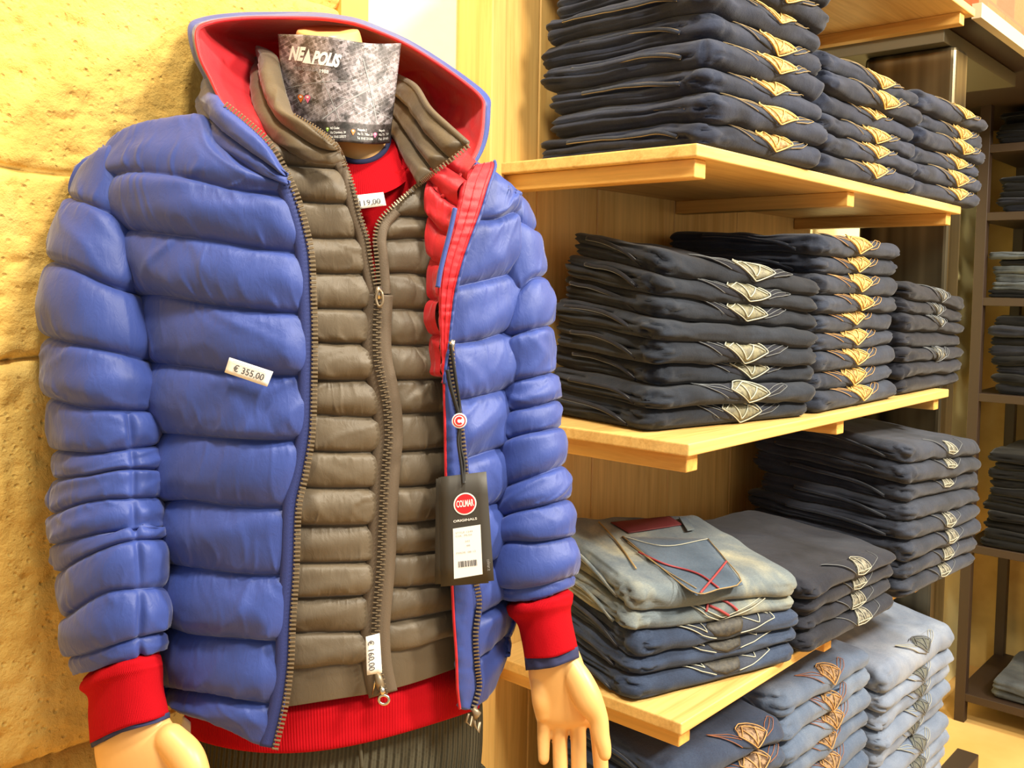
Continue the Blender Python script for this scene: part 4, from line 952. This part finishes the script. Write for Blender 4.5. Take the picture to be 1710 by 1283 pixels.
# --- hands ------------------------------------------------------------------------
def capsule(V, F, pts, n=20, m=26):
    """closed, rounded, tapering limb segment; pts (x, y, depth, radius px)"""
    P = np.array(pts, float); Q = spl(np.column_stack([px2c(P[:, 0], P[:, 1], P[:, 2]), P[:, 3] / FPX * P[:, 2]]), m)
    C = Q[:, :3]; r = Q[:, 3]; t = np.gradient(C, axis=0); t /= np.linalg.norm(t, axis=1, keepdims=True)
    head = [(C[0] - t[0] * r[0] * sin(a), r[0] * cos(a), t[0]) for a in (1.5, 1.1, .7, .35)]
    tail = [(C[-1] + t[-1] * r[-1] * sin(a), r[-1] * cos(a), t[-1]) for a in (.35, .7, 1.1, 1.5)]
    L = head + [(C[i], r[i], t[i]) for i in range(m)] + tail; o = len(V); u = np.array([1., .05, .1])
    for c, rr_, tt in L:
        u = u - tt * (u @ tt); u /= np.linalg.norm(u); b_ = np.cross(tt, u)
        for k in range(n):
            a = 2 * pi * k / n; V.append(c + rr_ * (cos(a) * u + sin(a) * b_ * 1.0))
    F += [tuple(o + j for j in f) for f in grid_faces(len(L), n, True)]; F += [tuple(o + k for k in range(n))[::-1], tuple(o + (len(L) - 1) * n + k for k in range(n))]
def hand(name, palm, zc, rz, limbs, mat=SKIN):
    V = []; F = []
    G, _ = cr_rows(tube_rows(palm, zc, rz, 40), 6); o = 0; nc = G.shape[1]
    V += list(G.reshape(-1, 3)); F += grid_faces(G.shape[0], nc, True) + [tuple(range(nc))[::-1], tuple((G.shape[0] - 1) * nc + k for k in range(nc))]
    for l in limbs: capsule(V, F, l)
    o = mesh_obj(name, cam2w(np.array(V)), F, mat, mq)
    import bmesh
    bm = bmesh.new(); bm.from_mesh(o.data)
    # each closed shell gets outward normals before the shells are fused
    bmesh.ops.recalc_face_normals(bm, faces=bm.faces); bm.to_mesh(o.data); bm.free()
    r = o.modifiers.new('fuse', 'REMESH'); r.mode = 'VOXEL'; r.voxel_size = .0016; r.use_smooth_shade = True
    s = o.modifiers.new('soften', 'SMOOTH'); s.factor = .6; s.iterations = 7
    return o
hand('right_hand', [[(884, 1090), (924, 1088), (962, 1076)], [(882, 1122), (924, 1116), (972, 1100)], [(886, 1150), (935, 1148), (984, 1138)], [(890, 1178), (945, 1176), (992, 1172)], [(896, 1204), (948, 1206), (996, 1202)], [(904, 1216), (948, 1218), (988, 1214)]],
     [1.062, 1.060, 1.060, 1.061, 1.062, 1.063], [.021, .020, .018, .0165, .014, .008],
     [[(909, 1196, 1.062, 12), (908, 1232, 1.060, 11), (908, 1268, 1.052, 9.5)],
      [(935, 1196, 1.063, 13.5), (935, 1240, 1.062, 12.8), (936, 1290, 1.055, 12.5), (936, 1330, 1.045, 10)],
      [(965, 1196, 1.063, 14), (966, 1245, 1.062, 13.2), (967, 1300, 1.055, 12.8), (968, 1345, 1.045, 10.5)],
      [(994, 1190, 1.066, 14), (1000, 1235, 1.068, 13.5), (1004, 1290, 1.062, 12.5), (1005, 1328, 1.052, 10)],
      [(952, 1112, 1.052, 20), (968, 1140, 1.046, 24), (984, 1172, 1.040, 24), (999, 1200, 1.036, 17), (1003, 1226, 1.032, 15), (1008, 1246, 1.028, 13), (1010, 1260, 1.026, 11)],
      [(902, 1140, 1.055, 16), (904, 1170, 1.053, 16), (906, 1192, 1.055, 13)]])
hand('left_hand', [[(160, 1226), (218, 1206), (276, 1184)], [(157, 1252), (225, 1232), (292, 1212)], [(161, 1280), (240, 1268), (330, 1252)], [(172, 1330), (255, 1326), (338, 1316)], [(192, 1385), (262, 1388), (335, 1378)], [(205, 1405), (262, 1410), (325, 1400)]],
     [.938, .936, .93, .925, .922, .922], [.028, .028, .026, .022, .018, .010],
     [[(212, 1380, .922, 17), (208, 1440, .925, 15.5), (212, 1500, .935, 12)], [(246, 1385, .92, 18), (246, 1460, .92, 16.5), (250, 1530, .935, 13)],
      [(282, 1385, .92, 18), (286, 1455, .92, 16.5), (290, 1520, .935, 13)], [(315, 1375, .922, 17.5), (324, 1435, .925, 16), (328, 1490, .94, 12.5)],
      [(285, 1235, .915, 26), (312, 1266, .908, 29), (330, 1310, .902, 24), (340, 1360, .905, 19), (343, 1400, .91, 15)]])

# --- writing ------------------------------------------------------------------------
def text_mesh(body, bold=0., shear=0., align='LEFT', spacing=1.):
    c = bpy.data.curves.new('lettering', 'FONT'); c.body = body; c.size = 1; c.offset = bold; c.shear = shear; c.align_x = align; c.space_character = spacing; c.resolution_u = 3
    o = bpy.data.objects.new('lettering', c); COL.objects.link(o); dg = bpy.context.evaluated_depsgraph_get(); dg.update()
    me = bpy.data.meshes.new_from_object(o.evaluated_get(dg)); V = np.array([v.co[:] for v in me.vertices]); F = [tuple(p.vertices) for p in me.polygons]
    bpy.data.objects.remove(o); bpy.data.curves.remove(c); bpy.data.meshes.remove(me); return V, F
def write(fn, body, u, v, h, ratio, mat, name, parent, bold=0., shear=0., rot=0., stretch=1., spacing=1., width=None, off=.0006):
    """lettering laid on surface fn(u, v) -> camera point; v grows downwards; ratio = metres of u span / metres of v span"""
    V, F = text_mesh(body, bold, shear, 'LEFT', spacing)
    if len(V) == 0: return
    V = V[:, :2] - [V[:, 0].min(), 0]
    k = h / .72; sx = k / ratio * stretch
    if width: sx = width / V[:, 0].max()
    x = V[:, 0] * sx; y = -V[:, 1] * k
    uu = u + x * cos(rot) - y * sin(rot) / ratio; vv = v + x * ratio * sin(rot) + y * cos(rot)
    P = fn(uu, vv); P = P * (1 - off / P[:, 2:3])
    o = mesh_obj(name, cam2w(P), F, mat, parent, False); return o
def flat(fn, poly, mat, name, parent, off=.0005, sharp=True):
    Q = np.array(poly, float); P = fn(Q[:, 0], Q[:, 1]); P = P * (1 - off / P[:, 2:3])
    o = mesh_obj(name, cam2w(P), [tuple(range(len(Q)))], mat, parent, False)
    if o.data.polygons[0].normal @ Vector(TOCAM) < 0: o.data.flip_normals()
    return o
def bil(c):
    C = pz(c)        # TL TR BR BL
    def fn(u, v):
        u = np.asarray(u, float)[..., None]; v = np.asarray(v, float)[..., None]
        return (C[0] * (1 - u) + C[1] * u) * (1 - v) + (C[3] * (1 - u) + C[2] * u) * v
    return fn
def sheet(fn, nu, nv, mat, name, parent, thick=.0006):
    u, v = np.meshgrid(np.linspace(0, 1, nu), np.linspace(0, 1, nv)); G = cam2w(fn(u, v)); N = normals(G); s = 1 if N[nv // 2, nu // 2] @ TOCAM > 0 else -1
    return grid_obj(name, G, mat, parent, flip=(s < 0), thick=thick, uv=np.stack([u, v], -1))

# flyer round the neck
top = spl(np.array([(464, 57), (505, 58), (545, 61), (580, 67), (612, 72), (640, 73), (670, 72)], float), 80)
bot = spl(np.array([(476, 232), (505, 236), (545, 238), (575, 237), (605, 240), (632, 241), (651, 239)], float), 80)
def ffn(u, v):
    u = np.asarray(u, float); v = np.asarray(v, float); k = np.linspace(0, 1, 80)
    x = np.interp(u, k, top[:, 0]) * (1 - v) + np.interp(u, k, bot[:, 0]) * v; y = np.interp(u, k, top[:, 1]) * (1 - v) + np.interp(u, k, bot[:, 1]) * v
    z = 1.048 - .052 * np.sin(pi * np.clip(u, 0, 1)) ** .8 - .004 * v + .0015 * np.sin(u * 9 + v * 4)
    return px2c(x, y, z)
flyer = thing('flyer', 'glossy shop flyer printed with a grey aerial town view, wrapped round the mannequin neck', 'flyer', (0, 0, 0))
sheet(ffn, 80, 40, AERIAL, 'printed_sheet', flyer, .0005)
RT = .75
write(ffn, 'NE', .075, .235, .125, RT, WHITE, 'flyer_logo', flyer, .05, .35, .06, width=.14)
flat(ffn, [(.19, .262), (.248, .125), (.262, .268)], WHITE, 'flyer_logo', flyer, .0007)
write(ffn, 'POLIS', .265, .262, .12, RT, WHITE, 'flyer_logo', flyer, .05, .4, .06, width=.25)
write(ffn, 'sportswear company', .21, .268, .014, RT, WHITE, 'flyer_line', flyer, 0, .1, .05, width=.19)
write(ffn, 'SEI IN CITTÀ DAL', .11, .33, .032, RT, PALEINK, 'flyer_line', flyer, 0, 0, .06, width=.215)
write(ffn, '1988', .335, .345, .034, RT, WHITE, 'flyer_line', flyer, .02, 0, .05, width=.075)
for u_, ls in ((.43, ('N/2 Outlet', 'Via Chambery, 39', 'Tel. 0165 235577')), (.685, ('Neapolis 2', 'Via Tr. Tiller, 51', 'Tel. 0165 231206')), (.885, ('Neapolis', 'Via Tr. Til', 'Tel. 0165'))):
    for i, t_ in enumerate(ls): write(ffn, t_, u_, .875 + .042 * i, .024, RT, WHITE, 'flyer_address', flyer, .01 if i == 0 else 0, 0, .0, width=(.085, .145, .15)[i] * (.62 if u_ > .8 else 1))
def pin(u_, v_, s_, mat):
    th = np.linspace(-.5, pi + .5, 16); pts = [(u_ + s_ * cos(a), v_ - s_ * .75 * sin(a) * 1.2) for a in th] + [(u_, v_ + s_ * 2.1)]
    flat(ffn, pts, mat, 'map_pin', flyer, .0007); th = np.linspace(0, 2 * pi, 13)[:-1]; flat(ffn, [(u_ + s_ * .45 * cos(a), v_ - s_ * .1 + s_ * .42 * sin(a)) for a in th], WHITE, 'map_pin', flyer, .001)
pin(.165, .585, .026, ORANGE); pin(.226, .585, .026, PINK); pin(.645, .885, .020, ORANGE); pin(.852, .90, .018, PINK); pin(.405, .87, .014, GREENP)

for a_, b_, w_ in (((.36, .78), (1., .30), .010), ((.70, .16), (.86, .80), .008), ((.30, .30), (.52, .80), .006), ((.02, .52), (.60, .40), .006), ((.5, .56), (.97, .74), .005)):
    d_ = np.array([-(b_[1] - a_[1]), b_[0] - a_[0]]); d_ = d_ / np.linalg.norm(d_) * w_ / 2; m_ = 12; A_ = [(a_[0] + (b_[0] - a_[0]) * k / m_, a_[1] + (b_[1] - a_[1]) * k / m_ - .02 * sin(pi * k / m_)) for k in range(m_ + 1)]
    up_ = np.array(A_) + d_; dn_ = np.array(A_) - d_; P_ = np.array([ffn(up_[:, 0], up_[:, 1]), ffn(dn_[:, 0], dn_[:, 1])]); P_ = P_ * (1 - .0004 / P_[..., 2:3]); grid_obj('printed_road', cam2w(P_), PALEINK, flyer)

# price stickers
def sticker(label, corners, body, u, v, h, ratio, width, rot=0., name='price_sticker'):
    t = thing(name, label, 'sticker', (0, 0, 0)); fn = bil(corners); sheet(fn, 8, 5, PAPER, 'paper_label', t, .0006)
    write(fn, body, u, v, h, ratio, INK, 'printed_price', t, .006, 0, rot, width=width, off=.001); return t, fn
def zc_(pts, off): return [(x, y, float(zt(x, y)) + off) for x, y in pts]
t, fn = sticker('white sticker reading € 355,00 on the blue jacket front', zc_([(383, 597), (456, 621), (446, 646), (375, 622)], -.0185), '€ 355,00', .16, .74, .42, 2.9, .70)
flat(fn, [(.1, .14), (.85, .14), (.85, .17), (.1, .17)], PALEINK, 'printed_line', t, .001)
t, fn = sticker('white sticker reading 119,00 on the red sweater below the neck', zc_([(596, 326), (640, 321), (645, 343), (600, 349)], .022), '119,00', .05, .80, .40, 1.9, .78)
# sticker hanging on the vest zip, its text running down
zf = zc_([(636, 1058), (640, 1124), (613, 1128), (612, 1062)], -.004)
t, fn = sticker('white sticker reading € 160,00 stuck at the foot of the grey zip', [(634, 1058, zf[0][2]), (638, 1124, zf[1][2]), (613, 1128, zf[2][2]), (611, 1064, zf[3][2])], '€ 160,00', .12, .86, .42, 2.6, .78)
t = thing('paper_tag', 'small white paper tag tucked behind the blue hem above the trousers', 'tag', (0, 0, 0))
zz_ = float(zt(320, 1230)) + .03; sheet(bil([(306, 1196, zz_), (325, 1212, zz_), (317, 1248, zz_), (300, 1222, zz_)]), 6, 6, PAPER, 'tag_paper', t)

# hang tag
tagt = thing('hang_tag', 'charcoal cardboard tag with round red logo hanging from the blue jacket zip', 'tag', (0, 0, 0))
zt0 = float(zt(775, 880)) - .045
cards = [([(728, 800), (795, 797), (802, 974), (726, 976)], .012), ([(732, 798), (804, 792), (816, 974), (736, 980)], .007), ([(736, 797), (812, 788), (825, 970), (742, 979)], 0.)]
for c, dz_ in cards: ffc = bil([(x, y, zt0 + dz_) for x, y in c]); cd = sheet(ffc, 6, 6, CARD, 'tag_card', tagt, .0016)
def disc(fn, u, v, ru, ratio, mat, name, par, off, n=40):
    th = np.linspace(0, 2 * pi, n + 1)[:-1]; return flat(fn, [(u + ru * cos(a), v + ru * ratio * sin(a)) for a in th], mat, name, par, off)
RA = 76 / 183.
disc(ffc, .50, .27, .245, RA, WHITE, 'round_logo', cd, .0006); disc(ffc, .50, .27, .215, RA, REDP, 'round_logo', cd, .0009); 
write(ffc, 'COLMAR', .315, .295, .062, RA, WHITE, 'logo_lettering', cd, .02, 0, 0, width=.37, off=.0013)
write(ffc, 'ORIGINALS', .235, .43, .022, RA, WHITE, 'logo_lettering', cd, .01, 0, -.02, width=.50, off=.0008)
lw = [(.22, .485), (.80, .475), (.78, .93), (.20, .945)]
lab = flat(ffc, lw, WHITE, 'white_data_label', cd, .0007)
for i, (a, t_, wd) in enumerate(((.515, 'STYLE 1249', .36), (.545, 'COL  MU25', .34), (.60, '342', .10), (.64, '48', .08), (.70, 'MADE  08 12', .40))): write(ffc, t_, (.27, .27, .46, .48, .27)[i], a + .02, .016, RA, PALEINK, 'label_print', cd, 0, 0, -.01, width=wd, off=.0011)
rb = random.Random(3); u_ = .30; bb = []
while u_ < .68:
    w_ = rb.choice((.008, .012, .02)); flat(ffc, [(u_, .79), (u_ + w_, .79), (u_ + w_, .845), (u_, .845)], INK, 'barcode', cd, .0011); u_ += w_ + rb.choice((.01, .018)); 
write(ffc, 'colmar.it', .885, .80, .03, RA, PALEINK, 'label_print', cd, 0, 0, pi / 2, width=.25, off=.0009)
disc(ffc, .50, .07, .035, RA, PALEINK, 'eyelet', cd, .0007, 16); disc(ffc, .50, .07, .02, RA, BLACKP, 'eyelet', cd, .001, 16)
def cordline(pts, r, mat, nm, par):
    b = MB(); b.tube(cam2w(spl(pz([(x, y, float(zt(x, y)) + o) for x, y, o in pts]), 90)), r, 8); return b.build(nm, mat, par, True)
cordline([(752, 575, -.030), (756, 600, -.030), (762, 640, -.031), (767, 672, -.032), (768, 692, -.034)], .0017, BLACKP, 'tag_cord', tagt)
cordline([(747, 618, -.028), (752, 645, -.029), (760, 672, -.031), (766, 692, -.033)], .0021, BLACKP, 'tag_cord', tagt)
cordline([(767, 714, -.034), (765, 740, -.036), (770, 775, -.041), (773, 808, -.046)], .0015, BLACKP, 'tag_cord', tagt)
cordline([(768, 714, -.034), (769, 745, -.036), (775, 775, -.041), (774, 808, -.046)], .0015, BLACKP, 'tag_cord', tagt)
zb_ = float(zt(767, 703)) - .040
th = np.linspace(0, 2 * pi, 33)[:-1]
bt = plate('button_seal', [(767 + 12.5 * cos(a), 703 + 12.5 * sin(a)) for a in th], zb_, .003, WHITE, tagt)
plate('button_ring', [(767 + 10.5 * cos(a), 703 + 10.5 * sin(a)) for a in th], zb_ - .0006, .0006, REDP, bt); plate('button_ring', [(767 + 8.6 * cos(a), 703 + 8.6 * sin(a)) for a in th], zb_ - .0010, .0004, WHITE, bt)
a0 = np.linspace(.75, 2 * pi - .75, 24); plate('letter_mark', [(767 + 6.8 * cos(a), 703 + 6.8 * sin(a)) for a in a0] + [(767 + 3.4 * cos(a), 703 + 3.4 * sin(a)) for a in a0[::-1]], zb_ - .0014, .0004, REDP, bt)
b = MB(); zp = zb_ + .008; b.box((-.0022, -.0012, -.0012), (.0022, .0012, .0012)); 
pp = MB(); pp.tube(cam2w(pz([(756, 568, zp), (754, 578, zp - .001), (753, 590, zp)])), [.003, .0035, .0022], 8); pp.build('zip_slider', STEEL, jacket, True)

# --- details on the washed jeans and its neighbour ------------------------------------------------
def on_jean(rec, pts, off=.002):
    """pixel points dropped onto the top surface of a folded pair, world coordinates"""
    (t, PT), st, k, jig = rec; L = Vector(t.location); c, s = cos(t.rotation_euler[2]), sin(t.rotation_euler[2]); out = []
    for x, y in pts:
        z = L.z + st.c[k + 1]
        for _ in range(8):
            p = onplane(x, y, 2, z - EYE)
            dx, dy = p[0] - L.x, p[1] - L.y; lx, ly = c * dx + s * dy, -s * dx + c * dy
            z = .5 * z + .5 * (L.z + float(st.surf(k + 1, np.array([lx]), np.array([ly]))[0]) + off)
        out.append([p[0], p[1], z])
    return np.array(out)
def to_local(t, P):
    M_ = (Matrix.Translation(t.location) @ Matrix.Rotation(t.rotation_euler[2], 4, 'Z')).inverted(); return np.array([(M_ @ Vector(p))[:] for p in P])
def cloth_patch(rec, quad, mat, name, off, n=14, parent=None):
    t = rec[0][0]; q = np.array(quad, float); u, v = np.meshgrid(np.linspace(0, 1, n), np.linspace(0, 1, n)); u = u[..., None]; v = v[..., None]
    px = (q[0] * (1 - u) + q[1] * u) * (1 - v) + (q[3] * (1 - u) + q[2] * u) * v
    P = to_local(t, on_jean(rec, px.reshape(-1, 2), off)).reshape(n, n, 3); N = normals(P)[n // 2, n // 2]
    return grid_obj(name, P, mat, parent or t, flip=(N[2] < 0), thick=.0015)
def cloth_thread(rec, pts, r, mat, name, off, parent):
    P = to_local(rec[0][0], on_jean(rec, spl(np.array(pts, float), 30), off)); b = MB(); b.tube(P, r, 5); return b.build(name, mat, parent, True)
rec = r3[4]
pk = cloth_patch(rec, [(1038, 896), (1184, 899), (1241, 976), (1163, 994)], D['pocket'], 'back_pocket', .003)
cloth_thread(rec, [(1040, 896), (1110, 912), (1182, 900)], .0009, TH['thread_pale'], 'pocket_stitching', .0048, pk)
cloth_thread(rec, [(1040, 896), (1100, 945), (1160, 990), (1200, 984), (1238, 972), (1212, 935), (1182, 900)], .001, TH['thread_tan'], 'pocket_stitching', .0048, pk)
cloth_thread(rec, [(1048, 906), (1104, 948), (1163, 983)], .0009, TH['thread_tan'], 'pocket_stitching', .0048, pk)
cloth_thread(rec, [(1066, 922), (1110, 942), (1165, 958), (1200, 982)], .0017, TH['thread_red'], 'red_cross_stitch', .005, pk)
cloth_thread(rec, [(1213, 938), (1197, 958), (1170, 990)], .0019, TH['thread_red'], 'red_cross_stitch', .005, pk)
cloth_patch(rec, [(1020, 872), (1118, 862), (1140, 876), (1050, 890)], Mat('maroon_lining', (92, 26, 34), .7).m, 'waistband_lining', .003)
cloth_patch(rec, [(1134, 864), (1146, 862), (1160, 884), (1148, 886)], D['washed'], 'belt_loop', .006)
cloth_thread(rec, [(1000, 872), (1030, 905), (1062, 950)], .0016, TH['thread_tan'], 'side_seam_stitching', .003, rec[0][0])
